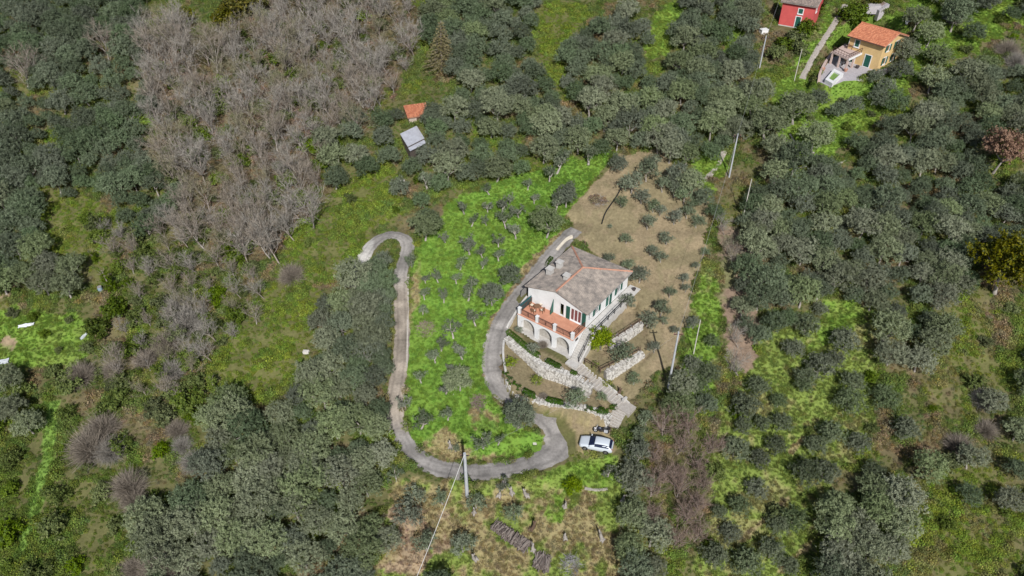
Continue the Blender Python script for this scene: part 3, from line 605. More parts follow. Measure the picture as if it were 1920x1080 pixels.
CH0 = make_chair()
_labs = ['brown wicker chair pulled up to the terrace table on its uphill house-wall side', 'brown wicker chair on the downhill railing side of the terrace table',
         'brown wicker chair at the end of the terrace table toward the drive', 'brown wicker chair at the end of the terrace table toward the french window']
for i, (da, db) in enumerate(((.85, 0), (-.85, 0), (0, -.9), (0, .9))):
    c = CH0 if i == 0 else copy_tree(CH0); q = _tp[:2] + da * HAV + db * HBV
    c.location = (q[0], q[1], L0); d = q - _tp[:2]; c.rotation_euler = (0, 0, math.atan2(d[1], d[0]) - math.pi / 2); tag(c, _labs[i], 'chair', 'chairs round the terrace table')

# ------------------------------------------------------------------ walks, steps, retaining walls of the garden
def lw(a, b, z): p = hw(a, b); return (p[0], p[1], z)
m = MB(); m.prism([lw(a, b, 0)[:2] for a, b in ((-5.9, 4.98), (2.6, 4.98), (2.6, 6.42), (-5.9, 6.42))][::-1], L0 - .4, L0 - .06)
m.prism([lw(a, b, 0)[:2] for a, b in ((2.62, 4.98), (6.3, 4.98), (6.3, 6.7), (2.62, 6.7))][::-1], L0 - .4, L0 - .05)
tag(m.build('walkway', mat('walk_slabs', (.56, .55, .53), (.44, .43, .42), 2.4, .85, .1)), kind='structure')
# pot on the patio
pt = hw(5.4, 6.1); t = empty('plant_pot', (pt[0], pt[1], L0 - .05), 0, 'dark round plant pot standing on the grey patio behind the house', 'pot')
m = MB(); m.lathe((0, 0, 0), [(.18, 0), (.26, .35), (.28, .36), (.28, .42), (.22, .42), (.2, .36)], 12); m.build('pot', plain('dark_pot', (.06, .05, .05)), t)
def step_run(name, a, b, width, n, label, mt, th=.5):
    """a straight flight from the upper point a to the lower point b, each tread a part"""
    t = empty(name, tuple(a), 0, label, 'steps'); a = np.array(a); b = np.array(b); d = (b - a); dxy = d[:2] / n; u = dxy / np.linalg.norm(dxy); nr = np.array([-u[1], u[0]])
    for i in range(n):
        z = d[2] * (i + .5) / n + random.uniform(-.01, .01); p = dxy * i; q = dxy * (i + 1.06); w = width / 2 * random.uniform(.97, 1.02)
        m = MB(); m.prism([tuple(x) for x in (p - nr * w, q - nr * w, q + nr * w, p + nr * w)], z - th, z); m.build('step', mt, t)
        m = MB(); k = q - u * .05; m.prism([tuple(x) for x in (q - u * .1 - nr * (w + .015), q + u * .02 - nr * (w + .015), q + u * .02 + nr * (w + .015), q - u * .1 + nr * (w + .015))], z + .003, z + .03)
        m.build('nosing', MATS['pale_nosing'], t)
    return t
mat('pale_nosing', (.54, .515, .48), (.42, .40, .37), 5)
M_STEP = mat('stone_steps', (.42, .395, .365), (.31, .285, .26), 3.5, .9, .2)
step_run('garden_steps', lw(-5.95, 5.7, L0 - .06), lw(-9.3, 5.7, PORT), 1.35, 13, 'pale steps descending beside the arched terrace of the white house', M_CONC)
m = MB(); pl = [lw(-9.32, 4.9, 0), lw(-9.32, 6.6, 0), lw(-10.35, 6.6, 0), lw(-10.35, 4.9, 0)]; m.prism([p[:2] for p in pl], PORT - .5, PORT + .03); tag(m.build('landing', M_CONC), kind='structure')
s1 = step_run('garden_steps', FL1[0], FL1[1], 1.5, 17, 'long flight of stone steps from the terrace down to the landing', M_STEP)
s2 = step_run('garden_steps', FL2[0] + np.array([.15, .45, 0]), FL2[1], 1.75, 8, 'short lower flight of stone steps ending beside the motorcycle', M_STEP)
u = FL1[1] - FL1[0]; u = u[:2] / np.linalg.norm(u[:2]); nr = np.array([-u[1], u[0]])
q = FL1[1][:2]; m = MB(); m.prism([tuple(x) for x in (q - nr * .8 - u * .1, q - nr * .8 + u * 1.9, q + nr * .95 + u * 1.9, q + nr * .95 - u * .1)], .6, 1.56); tag(m.build('landing', M_STEP), kind='structure')
def coping(a, b, side, s0, s1, h=.22, lab=None):
    a = np.array(a); b = np.array(b); d = b - a; u = d[:2] / np.linalg.norm(d[:2]); nr = np.array([-u[1], u[0]]) * side
    p = a + d * s0; q = a + d * s1; m = MB(); pts = [tuple(x) for x in (p[:2], q[:2], q[:2] + nr * .22, p[:2] + nr * .22)]
    if side < 0: pts = pts[::-1]; zz = [p[2], q[2], q[2], p[2]][::-1]
    else: zz = [p[2], q[2], q[2], p[2]]
    zz = [z + h for z in zz]; zb = [z - .9 for z in zz]; m.prism(pts, zb, zz); t = m.build('low_wall', M_CONC, None); return tag(t, lab, 'wall')
off = np.array([nr[0], nr[1], 0]) * .76
coping(FL1[0] + off, FL1[1] + off, 1, .5, 1.1, .3, 'pale coping wall along the uphill side of the long flight of steps')
coping(FL1[0] + off, FL1[1] + off, 1, .03, .47, .2, 'pale coping wall beside the top half of the long flight')
m = MB(); p = P(1167, 752, 1.8)[:2]; q = P(1175, 744, 2.0)[:2]; d = (q - p) / np.linalg.norm(q - p); n_ = np.array([-d[1], d[0]]) * .14
m.prism([tuple(x) for x in (p - n_, p + n_, q + n_, q - n_)][::-1], .9, 2.05); tag(m.build('low_wall', M_CONC), 'short pale wall stub at the corner where the steps turn', 'wall')
def stone_wall(px, zt, out, th, label, base=None, dens=1.0, zend=None, name='stone_wall', rise=.05):
    """dry stone wall; px: top line in photograph pixels, zt its height (number or list), out: +1/-1 side that shows"""
    zs = zt if hasattr(zt, '__len__') else [zt] * len(px); L = np.array([P(a, b, z) for (a, b), z in zip(px, zs)]); L = catmull(L, 5)
    seg = np.linalg.norm(np.diff(L[:, :2], axis=0), axis=1); S_ = np.concatenate([[0], np.cumsum(seg)]); n = max(3, int(S_[-1] / .5)); ss = np.linspace(0, S_[-1], n + 1)
    L = np.column_stack([np.interp(ss, S_, L[:, k]) for k in range(3)]); d = np.gradient(L[:, :2], axis=0); d /= np.linalg.norm(d, axis=1)[:, None]; nr = np.stack([-d[:, 1], d[:, 0]], 1) * out
    root = empty(name, tuple(L[0]), 0, label, 'wall'); bot = np.array([min(H(*(L[i, :2] + nr[i] * .55)), L[i, 2] - .25) for i in range(n + 1)]) - .12
    V = []; 
    for i in range(n + 1):
        lean = .12 * (L[i, 2] - bot[i])
        V += [(*(L[i, :2] + nr[i] * lean), bot[i]), (*L[i, :2], L[i, 2] + rise), (*(L[i, :2] - nr[i] * th), L[i, 2] + rise), (*(L[i, :2] - nr[i] * th), bot[i])]
    Fq = []
    for i in range(n):
        for k in range(4):
            a, b = i * 4 + k, i * 4 + (k + 1) % 4; Fq.append((a, b, b + 4, a + 4) if out < 0 else (a, a + 4, b + 4, b))
    m = MB(); m.add(V, Fq + [(0, 1, 2, 3), (n * 4 + 3, n * 4 + 2, n * 4 + 1, n * 4)]); m.build('core', mat('joint_shadow', (.25, .235, .21), (.17, .155, .14), 4, .95, .3), root, world=True)  # dark core colour stands in for shadow in the joints between stones
    m = MB()
    for i in range(n):
        a, b = L[i], L[i + 1]; du = (b - a)[:2]; ln = np.linalg.norm(du); du /= ln; o = nr[i]; hgt = a[2] - bot[i]
        z = bot[i]
        while z < a[2] - .05:
            rh = random.uniform(.2, .34); s = random.uniform(-.1, .1)
            while s < ln:
                w_ = random.uniform(.22, .5); f_ = (a[2] - z - rh / 2) ; c = a[:2] + du * (s + w_ / 2) + o * (.12 * max(f_, 0) + .02)
                jbox(m, (c[0], c[1], z + rh / 2), (w_ * .93, .24, rh * .90), (du[0], du[1], 0), (o[0], o[1], 0), (0, 0, 1), .3); s += w_
            z += rh
        s = 0
        while s < ln:
            w_ = random.uniform(.25, .5); y = 0
            while y < th:
                e = random.uniform(.2, .4); c = a[:2] + du * (s + w_ / 2) - o * (y + e / 2)
                jbox(m, (c[0], c[1], a[2] + rise - .02), (w_ * .92, e * .9, .14), (du[0], du[1], 0), (o[0], o[1], 0), (0, 0, 1), .3); y += e
            s += w_
    tag(m.build('stones', M_STONE, root, world=True), kind='stuff'); return root
stone_wall([(949, 712), (956, 727), (968, 740), (994, 750), (1017, 757), (1042, 761), (1067, 764), (1108, 772), (1141, 786)], [2.9, 2.7, 2.5, 2.35, 2.3, 2.28, 2.28, 2.28, 2.28], -1, .65, 'lower dry stone wall curving from the drive to the foot of the steps')
stone_wall([(946, 634), (962, 648), (983, 662), (1000, 676), (1017, 688), (1050, 699), (1075, 709), (1106, 727)], [4.45, 4.25, 4.05, 3.9, 3.88, 3.85, 3.85, 3.8], -1, .7, 'upper dry stone wall below the hedges and the arched terrace')
stone_wall([(1143, 643), (1160, 634), (1180, 624), (1203, 607)], 5.15, -1, .5, 'short stone wall under the wooden fence beside the round citrus tree')
stone_wall([(1137, 700), (1160, 688), (1182, 676), (1206, 662)], 4.02, -1, .5, 'short stone wall below the olive bush, next to the long steps')
# walk side wall with iron railing, fences, kerb wall of the drive
m = MB(); m.prism([lw(a, b, 0)[:2] for a, b in ((-5.9, 6.44), (2.7, 6.44), (2.7, 6.68), (-5.9, 6.68))][::-1], [4.6] * 4, [L0 + .02] * 4)
ww = m.build('retaining_wall', M_CONC); tag(ww, 'plain pale retaining wall carrying the walkway along the white house', 'wall')
m = MB(); q = [lw(a, b, 0)[:2] for a, b in ((-9.35, 6.44), (-5.95, 6.44), (-5.95, 6.68), (-9.35, 6.68))][::-1]; m.prism(q, [3.4] * 4, [L0 - .0, L0 - .0, PORT + .35, PORT + .35][0:4] if False else [PORT + .35 if abs(0) > 1 else z for z in (PORT + .3, L0, L0, PORT + .3)][::-1] if False else [PORT + .3, L0, L0, PORT + .3][::-1][0:4])
tag(m.build('retaining_wall', M_CONC), 'sloping pale wall on the garden side of the terrace steps', 'wall')
def railing_thing(pts, label, mt, h=.95, gap=1.6, rails=(.95, .5), r=.03, name='railing', cat='railing', base=0.0):
    pts = [Vector(p) for p in pts]; t = empty(name, tuple(pts[0]), 0, label, cat)
    for a, b in zip(pts[:-1], pts[1:]):
        n = max(1, round((b - a).length / gap))
        for i in range(n + (1 if b is pts[-1] else 0)):
            c = a + (b - a) * (i / n); m = MB(); m.tube([c - Vector((0, 0, .15)), c + Vector((0, 0, h))], r * 1.25, 5); m.build('post', mt, t, world=True)
        for k in rails: m = MB(); m.tube([a + Vector((0, 0, k * h / .95)), b + Vector((0, 0, k * h / .95))], r, 5); m.build('rail', mt, t, world=True)
    return t
railing_thing([lw(2.6, 6.56, L0), lw(-5.9, 6.56, L0)], 'black iron railing along the walkway beside the white house', M_IRON, r=.045)
railing_thing([lw(-6.6, 6.3, L0 - .6), lw(-9.2, 6.3, PORT + .1)], 'black iron handrail beside the terrace steps', M_IRON, r=.045)
railing_thing([P(1146, 640, 5.15), P(1172, 624, 5.15), P(1199, 606, 5.15)], 'brown wooden fence on the stone wall beside the round citrus tree', M_WOOD, .8, 1.5, (.95, .5), .05, 'wooden_fence', 'fence')
railing_thing([P(1126, 697, 4.05), P(1160, 679, 4.0), P(1200, 659, 4.0)], 'brown wooden fence above the stone wall next to the long steps', M_WOOD, .8, 1.5, (.95, .5), .05, 'wooden_fence', 'fence')
railing_thing([P(1097, 680, 4.05), P(1125, 697, 4.05)], 'short brown wooden fence between the steps and the bed corner', M_WOOD, .8, 1.3, (.95, .5), .05, 'wooden_fence', 'fence')
def kerb_wall(px, h, wd, label, mt, name='low_wall', follow=True):
    L = catmull(G([p[0] for p in px], [p[1] for p in px]), 5); d = np.gradient(L[:, :2], axis=0); d /= np.linalg.norm(d, axis=1)[:, None]; nr = np.stack([-d[:, 1], d[:, 0]], 1) * wd / 2
    z = H(L[:, 0], L[:, 1]); z = np.convolve(np.pad(z, 2, 'edge'), np.ones(5) / 5, 'valid'); V = []; n = len(L)
    for i in range(n): a = L[i, :2] - nr[i]; b = L[i, :2] + nr[i]; V += [(*a, z[i] - .5), (*a, z[i] + h), (*b, z[i] + h), (*b, z[i] - .5)]
    Fq = [(i * 4 + k, i * 4 + (k + 1) % 4, i * 4 + 4 + (k + 1) % 4, i * 4 + 4 + k) for i in range(n - 1) for k in range(3)]
    m = MB(); m.add(V, Fq + [(3, 2, 1, 0), (n * 4 - 4, n * 4 - 3, n * 4 - 2, n * 4 - 1)])
    o = m.build(name, mt); return tag(o, label, 'wall') if label else o
kerb_wall([(988, 560), (975, 578), (960, 602), (949, 625), (944, 650), (944, 676), (948, 700)], .55, .28, 'low pale wall on the inner edge of the drive below the terrace', M_CONC)
kerb_wall([(1073, 446), (1060, 458), (1044, 473)], .45, .4, 'cream topped wall between the drive end and the back of the house', mat('cream_wall', (.66, .60, .50), (.56, .51, .43), 3))
tag(kerb_wall([(766, 500), (765, 560), (764, 640), (763, 690)], .07, .22, None, M_STEP, 'kerb'), kind='structure')
m = MB(); m.prism([lw(a, b, 0)[:2] for a, b in ((-5.5, -6.15), (5.9, -6.15), (5.9, -5.95), (-5.5, -5.95))][::-1], [L0 - .5] * 4, [7.9, 7.9, 6.9, 6.9])
tag(m.build('retaining_wall', M_GREYS), 'shaded grey wall holding the drive above the narrow gap behind the house', 'wall')
# ------------------------------------------------------------------ vehicles
def make_car(paint, name, label, group=None):
    t = empty(name, (0, 0, 0), 0, label, 'car', group)
    # stations along x (nose at +x): x, half width, sill z, belt z, roof z, roof half width
    ST = [(2.08, .55, .38, .60, .62, .45), (2.02, .70, .30, .66, .70, .58), (1.85, .80, .24, .72, .78, .66), (1.45, .86, .22, .80, .88, .72), (1.0, .88, .22, .88, .97, .74), (.88, .88, .22, .90, 1.00, .74),
          (.15, .885, .22, .93, 1.41, .60), (-.1, .885, .22, .94, 1.46, .59), (-.7, .885, .22, .96, 1.49, .58), (-1.3, .88, .22, .99, 1.46, .56), (-1.62, .87, .24, 1.01, 1.38, .55), (-1.95, .84, .28, 1.02, 1.06, .68), (-2.06, .78, .34, .92, .95, .62), (-2.1, .68, .42, .72, .75, .55)]
    V = []
    for x, w, s, b, r, rw in ST:
        half = [(w * .86, s), (w * .98, s + .12), (w, (s + b) / 2 + .05), (w * .975, b - .06), (w * .95, b), (w * .95 + (rw - w * .95) * .5, b + (r - b) * .5), (rw, r - .05 * min(1, (r - b) * 3)), (rw * .7, r), (0, r + .015)]
        pts = half + [(-y, z) for y, z in half[-2::-1]]
        V += [(x, y, z) for y, z in pts]
    n = 17; Fq = []
    for i in range(len(ST) - 1):
        for k in range(n - 1): Fq.append((i * n + k, i * n + k + 1, (i + 1) * n + k + 1, (i + 1) * n + k))
        Fq.append((i * n + n - 1, i * n, (i + 1) * n, (i + 1) * n + n - 1))
    m = MB(); m.add(V, Fq + [tuple(range(n))[::-1], tuple(range((len(ST) - 1) * n, len(ST) * n))])
    body = m.build('body', paint, t, True)
    def pt(i, k): return Vector(V[i * n + k])
    def quad(a, b, c, d, k=.012):
        q = [a, b, c, d]; nn = (q[2] - q[0]).cross(q[3] - q[1]).normalized(); ce_ = sum(q, Vector()) / 4
        if nn.dot(ce_ - Vector((ce_.x, 0, .6))) < 0: nn = -nn
        return [p + (ce_ - p) * .07 + nn * k for p in q]
    def grid_panel(name, i0, i1, k0, k1, mt, k=.012):
        m = MB(); a, b, c, d = pt(i0, k0), pt(i1, k0), pt(i1, k1), pt(i0, k1)
        m.add(quad(a, b, c, d, k), [(0, 1, 2, 3)]); return m.build(name, mt, t)
    gl = plain('car_glass', (.012, .018, .05), .06)
    m = MB()
    for k in range(5, 11): q = [pt(5, k), pt(6, k), pt(6, k + 1), pt(5, k + 1)]; m.add([p + Vector((.008, 0, .014)) for p in q], [(0, 1, 2, 3)])
    m.build('windshield', gl, t)
    m = MB()
    for k in range(5, 11): q = [pt(10, k), pt(11, k), pt(11, k + 1), pt(10, k + 1)]; m.add([p * .985 + Vector((-.03, 0, .028)) if False else p + Vector((-.012, 0, .012)) for p in q], [(0, 1, 2, 3)])
    m.build('rear_window', gl, t)
    for a, b in ((4, 6), (12, 10)):
        for i0, i1, nm in ((6, 8, 'front_window'), (8, 10, 'rear_side_window')):
            m = MB()
            for i in range(i0, i1):
                lo0, hi0, lo1, hi1 = pt(i, a), pt(i, b), pt(i + 1, a), pt(i + 1, b); s = 1 if a < 8 else -1
                f = lambda lo, hi, t_: lo + (hi - lo) * t_ + Vector((0, .012 * s, .006))
                m.add([f(lo0, hi0, .1), f(lo1, hi1, .1), f(lo1, hi1, .85), f(lo0, hi0, .85)], [(0, 1, 2, 3)])
            m.build('side_window', gl, t)
    tyre, rim = plain('tyre_rubber', (.015, .015, .015), .8), plain('alloy_grey', (.35, .35, .36), .3, .8)
    for x in (1.28, -1.3):
        for y in (.80, -.80):
            s = 1 if y > 0 else -1; m = MB(); m.tube([(x, y - s * .1, .31), (x, y - s * .09, .31), (x, y + s * .09, .31), (x, y + s * .1, .31)], [.26, .31, .31, .26], 18); wv = m.build('wheel', tyre, t)
            m = MB(); m.tube([(x, y + s * .085, .31), (x, y + s * .112, .31)], [.2, .17], 12); m.build('rim', rim, wv)
            m = MB(); m.tube([(x, y + s * .02, .33), (x, y + s * .088, .33)], [.37, .37], 18); m.build('wheel_arch', plain('arch_black', (.02, .02, .02), .7), t)
    for s in (1, -1):
        m = MB(); m.box((1.93, s * .60, .66), (.2, .24, .12), s * -.5); m.build('headlight', plain('lamp_lens', (.25, .27, .32), .1), t)
        m = MB(); m.box((-2.0, s * .70, .88), (.12, .16, .26), s * .3); m.build('tail_light', plain('tail_red', (.35, .02, .02), .2), t)
        m = MB(); m.box((.72, s * .98, 1.0), (.14, .18, .13), 0, .8); m.build('mirror', paint, t)
    m = MB(); m.b2((2.03, -.42, .40), (2.11, .42, .56)); m.build('grille', plain('grille_black', (.015, .015, .015), .4), t)
    return t
car = make_car(plain('white_car_paint', (.52, .57, .63), .25), 'parked_car', 'white hatchback car parked beside the drive below the stone steps')
p0, p1 = P(1148, 838, CARW[2]), P(1089, 826, CARW[2]); ang = math.atan2(p0[1] - p1[1], p0[0] - p1[0]); cc = P(1118, 833, CARW[2] + .5)
car.location = (cc[0], cc[1], float(H(cc[0], cc[1])) + .0); car.rotation_euler = (0, 0, ang + math.pi)
bc = copy_tree(car)
blue = plain('blue_car_paint', (.02, .035, .12), .25)
for ch in bc.children:
    if ch.name.startswith(('body', 'mirror')): ch.data = ch.data.copy(); ch.data.materials[0] = blue
tag(bc, 'dark blue car at the top edge above the terracotta garden steps', 'car'); q = g1(1621, -1); bc.location = (q[0], q[1], q[2] + .05); bc.rotation_euler = (0, -.1, math.radians(-20))
def make_moto():
    t = empty('motorcycle', (0, 0, 0), 0, 'dark motorcycle with pale panniers parked close beside the white car', 'motorcycle')
    tyre, iron = MATS['tyre_rubber'], MATS['black_iron']; wh = plain('white_fairing', (.7, .7, .72), .3); gr = plain('grey_case', (.42, .43, .46), .4)
    for x in (.74, -.68):
        m = MB(); ring = [(x + .29 * math.cos(a), 0, .32 + .29 * math.sin(a)) for a in np.linspace(0, 2 * math.pi, 19)]; m.tube(ring, .065, 6, False); wv = m.build('wheel', tyre, t)
        m = MB(); m.tube([(x, -.06, .32), (x, .06, .32)], .17, 10); m.build('rim', gr, wv)
    m = MB(); m.tube([(.74, .09, .32), (.48, .09, .95)], .035, 6); m.build('fork', iron, t); m = MB(); m.tube([(.74, -.09, .32), (.48, -.09, .95)], .035, 6); m.build('fork', iron, t)
    m = MB(); m.tube([(.62, 0, .62), (.45, 0, .78), (.15, 0, .80), (-.1, 0, .70)], [.1, .19, .2, .12], 8); m.build('fuel_tank', plain('navy_tank', (.03, .035, .06), .2), t, True)
    m = MB(); m.tube([(.35, 0, .45), (0, 0, .42), (-.3, 0, .5)], [.16, .22, .14], 8); m.build('engine', iron, t)
    m = MB(); m.tube([(-.05, 0, .78), (-.4, 0, .80), (-.8, 0, .88)], [.13, .16, .1], 8); m.build('seat', plain('seat_black', (.02, .02, .02), .6), t, True)
    m = MB(); m.tube([(.40, .38, 1.02), (.46, .2, 1.0), (.48, 0, .97), (.46, -.2, 1.0), (.40, -.38, 1.02)], .02, 6); m.build('handlebar', iron, t)
    m = MB(); m.add([(.66, .2, .85), (.66, -.2, .85), (.50, -.16, 1.22), (.50, .16, 1.22), (.70, .2, .85), (.70, -.2, .85), (.53, -.16, 1.22), (.53, .16, 1.22)], [(0, 1, 2, 3), (7, 6, 5, 4), (0, 4, 5, 1), (1, 5, 6, 2), (2, 6, 7, 3), (3, 7, 4, 0)]); m.build('windscreen', wh, t)
    m = MB(); m.tube([(.95, 0, .64), (.75, 0, .68), (.52, 0, .62)], [.05, .1, .06], 6); m.build('mudguard', wh, t)
    for s in (1, -1): m = MB(); m.box((-.58, s * .27, .62), (.46, .18, .36)); m.build('pannier', gr, t)
    m = MB(); m.box((-.92, 0, .98), (.34, .4, .28), 0, .85); m.build('top_case', iron, t)
    return t
moto = make_moto(); q = g1(1127, 811); moto.location = (q[0], q[1], q[2]); moto.rotation_euler = (.06, 0, math.radians(168))

# ------------------------------------------------------------------ poles and wires
M_POLE = mat('concrete_pole', (.42, .44, .47), (.33, .35, .38), 2, .8); M_WPOLE = mat('pale_wood_pole', (.58, .56, .52), (.46, .44, .40), 5)
POLES = {}
def pole(key, px, h, r0, r1, mt, label, arm=True, name='utility_pole'):
    q = g1(*px); t = empty(name, tuple(q), 0, label, 'pole'); m = MB(); m.tube([(0, 0, -.6), (0, 0, h)], [r0, r1], 10); m.build('shaft', mt, t); POLES[key] = q + np.array([0, 0, h])
    if arm:
        m = MB(); m.b2((-.55, -.05, h - .45), (.55, .05, h - .35)); m.build('crossarm', M_IRON if key != 2 else M_RUST, t)
        for x in (-.45, 0, .45): m = MB(); m.lathe((x, 0, h - .35), [(.05, 0), (.07, .06), (.05, .1), (.07, .14), (.03, .2)], 8); m.build('insulator', plain('insulator_brown', (.25, .14, .12), .3), t)
    return t
pole(1, (876, 930), 8.0, .24, .17, M_POLE, 'thick grey concrete pole standing below the lowest bend of the drive')
pole(2, (1253, 727), 9.9, .17, .11, M_POLE, 'tall grey pole at the foot of the bare tan field with a dark crossarm')
pole(3, (1367, 332), 7.7, .14, .09, M_POLE, 'grey pole beside the pale footpath above the bare tan field')
pole(4, (1424, 127), 5.9, .13, .09, M_POLE, 'grey pole among olives below the red house')
pole(5, (1300, 665), 6.2, .075, .05, M_WPOLE, 'thin pale wooden pole on the green bank next to the tall grey pole', False, 'wooden_pole')
pole(6, (1392, 412), 7.2, .075, .05, M_WPOLE, 'thin pale wooden pole among bare trees above the tan field corner', False, 'wooden_pole')
pole(7, (1489, 152), 5.9, .075, .05, M_WPOLE, 'thin pale wooden pole on the grass between the red and the yellow house', False, 'wooden_pole')
def wire(a, b, sag, label, r=.018, mt=None):
    a = np.array(a); b = np.array(b); L = [a + (b - a) * s - np.array([0, 0, 4 * sag * s * (1 - s)]) for s in np.linspace(0, 1, 15)]
    t = MB(); t.tube(L, r, 4); return tag(t.build('power_line', mt or plain('cable_grey', (.32, .33, .34), .5)), label, 'cable')
e = P(740, 1180, 4.0); wire(POLES[1] - [0, 0, .1], e, .5, 'pale cable running down from the thick pole to the bottom edge', .03, plain('cable_white', (.72, .72, .70), .5))
wire(POLES[1] - [0, 0, .3], POLES[2] - [0, 0, .3], 1.2, 'thin cable strung from the thick pole by the drive to the tall grey pole', .007)
wire(POLES[2] - [0, 0, .2], POLES[3] - [0, 0, .2], 1.6, 'thin cable along the right edge of the tan field between two grey poles', .016)
wire(POLES[3] - [0, 0, .1], POLES[4] - [0, 0, .2], .7, 'cable rising from the footpath pole to the pole below the red house', .013)
wire(POLES[4] - [0, 0, .2], P(1475, -40, 30), .6, 'cable leaving the pole below the red house uphill', .014)

# ------------------------------------------------------------------ yellow house and its yard
M_YEL = mat('yellow_render', (.64, .46, .22), (.53, .37, .18), .7, .9, detail=8); M_PAVE = mat('lavender_paving', (.42, .40, .42), (.34, .32, .34), 2.5, .85, .1); M_PINKP = mat('pinkish_paving', (.52, .41, .37), (.43, .33, .30), 3, .85)
fr = P(1643, 133, YZ); YA = math.radians(40)
yh = empty('yellow_house', (fr[0], fr[1], YZ), YA, 'yellow two storey house with orange tiled roof and green shutters', 'house')
D, WD, HH = 7.4, 6.4, 4.75                           # local: x into the hill, y to the house's far front corner
m = MB(); wallgrid(m, (0, WD, 0), (0, -1), WD, HH, .3, [(1.15, 1.95, 3.05, 4.25), (3.7, 4.8, .02, 2.25), (1.0, 1.9, .02, 2.1)])
wallgrid(m, (.3, 0, 0), (1, 0), D - .3, HH, .3, [(1.2, 2.0, .8, 2.0), (4.2, 5.0, .8, 2.0), (1.2, 2.0, 3.2, 4.3), (4.2, 5.0, 3.2, 4.3)])
wallgrid(m, (D, .3, 0), (0, 1), WD - .6, HH, .3, []); wallgrid(m, (D, WD, 0), (-1, 0), D - .3, HH, .3, [])
for y in (0, WD - .3): m.add([(.0, y, HH), (D, y, HH), (D / 2, y, HH + 1.15), (.0, y + .3, HH), (D, y + .3, HH), (D / 2, y + .3, HH + 1.15)], [(0, 1, 2), (5, 4, 3), (0, 3, 4, 1), (1, 4, 5, 2), (2, 5, 3, 0)])
m.build('wall', M_YEL, yh)
oz, rid = HH - .02, HH + 1.32; m = MB()
m.slab([(-.5, WD + .5, oz - .14), (-.5, -.5, oz - .14), (D / 2, -.5, rid), (D / 2, WD + .5, rid)], .12); m.slab([(D + .5, -.5, oz - .14), (D + .5, WD + .5, oz - .14), (D / 2, WD + .5, rid), (D / 2, -.5, rid)], .12)
yr = m.build('roof', M_RIDGE, yh); T = MB()
slope_tiles(T, (-.5, WD + .5, oz - .14), (-.5, -.5, oz - .14), (D / 2, WD + .5, rid), [(-.5, WD + .5, oz - .14), (-.5, -.5, oz - .14), (D / 2, -.5, rid), (D / 2, WD + .5, rid)])
slope_tiles(T, (D + .5, -.5, oz - .14), (D + .5, WD + .5, oz - .14), (D / 2, -.5, rid), [(D + .5, -.5, oz - .14), (D + .5, WD + .5, oz - .14), (D / 2, WD + .5, rid), (D / 2, -.5, rid)])
tag(T.build('roof_tiles', M_TILEO, yr), kind='stuff')
m = MB(); m.tube([(D / 2, -.5, rid + .05), (D / 2, WD + .5, rid + .05)], .13, 8); m.build('ridge_cap', M_TILEO, yr)
m = MB(); m.tube([(-.56, WD + .5, oz - .16), (-.56, -.5, oz - .16)], .07, 6); m.build('gutter', M_RUST, yh)
m = MB(); m.tube([(-.1, WD - .05, 0), (-.1, WD - .05, oz - .2)], .05, 6); m.build('downpipe', plain('grey_pipe', (.45, .46, .48), .4), yh)
def far_window(par, o, u, n, s0, s1, z0, z1, shut='closed', mt=M_WHITE):
    """frame, pane and shutters of a window in a wall plane: o corner, u along, n outward"""
    o = Vector(o); u = Vector(u); n = Vector(n)
    def bar(mb, a, b, c, d, t0, t1):
        q = [o + u * s + n * k for s, k in ((a, t0), (b, t0), (b, t1), (a, t1))]
        if (u.x * n.y - u.y * n.x) < 0: q = q[::-1]
        mb.prism([(p.x, p.y) for p in q], o.z + c, o.z + d)
    m = MB(); bar(m, s0 - .14, s0, z0 - .1, z1 + .12, .002, .05); bar(m, s1, s1 + .14, z0 - .1, z1 + .12, .002, .05); bar(m, s0, s1, z1, z1 + .12, .002, .05); bar(m, s0 - .2, s1 + .2, z0 - .18, z0 - .1, .002, .12); bar(m, s0, s1, z0 - .1, z0, .002, .05)
    f = m.build('window', mt, par)
    m = MB(); bar(m, s0, s1, z0, z1, -.14, -.1); m.build('pane', M_GLASS, f)
    if shut == 'closed':
        for a, b in ((s0, (s0 + s1) / 2 - .01), ((s0 + s1) / 2 + .01, s1)):
            m = MB(); bar(m, a, b, z0, z1, -.06, -.02)
            k = z0 + .08
            while k < z1 - .1: bar(m, a + .05, b - .05, k, k + .04, -.02, .0); k += .12
            m.build('shutter', M_GREEN, f)
    else:
        w_ = (s1 - s0) / 2
        for a, b in ((s0 - w_ - .14, s0 - .15), (s1 + .15, s1 + w_ + .14)): m = MB(); bar(m, a, b, z0 - .05, z1 + .05, .06, .11); m.build('shutter', M_GREEN, f)
    return f
far_window(yh, (0, WD, 0), (0, -1, 0), (-1, 0, 0), 1.15, 1.95, 3.05, 4.25, 'closed'); far_window(yh, (0, WD, 0), (0, -1, 0), (-1, 0, 0), 3.7, 4.8, .12, 2.25, 'closed'); far_window(yh, (0, WD, 0), (0, -1, 0), (-1, 0, 0), 1.0, 1.9, .12, 2.1, 'closed')
for s0 in (1.2, 4.2):
    for z0, z1 in ((.8, 2.0), (3.2, 4.3)): far_window(yh, (.3, 0, 0), (1, 0, 0), (0, -1, 0), s0, s0 + .8, z0, z1, 'open')
def yl(x, y, z=0): c, s = math.cos(YA), math.sin(YA); return (fr[0] + x * c - y * s, fr[1] + x * s + y * c, YZ + z)
yd = MB(); pv = [P(a, b, YZ)[:2] for a, b in [(1533, 152), (1545, 128), (1560, 108), (1600, 100), (1640, 118), (1648, 134), (1618, 150), (1582, 152), (1556, 163)]]
yd.prism([tuple(q) for q in pv][::-1], YZ - .3, YZ + .05); tag(yd.build('yard_paving', M_PAVE), kind='structure')
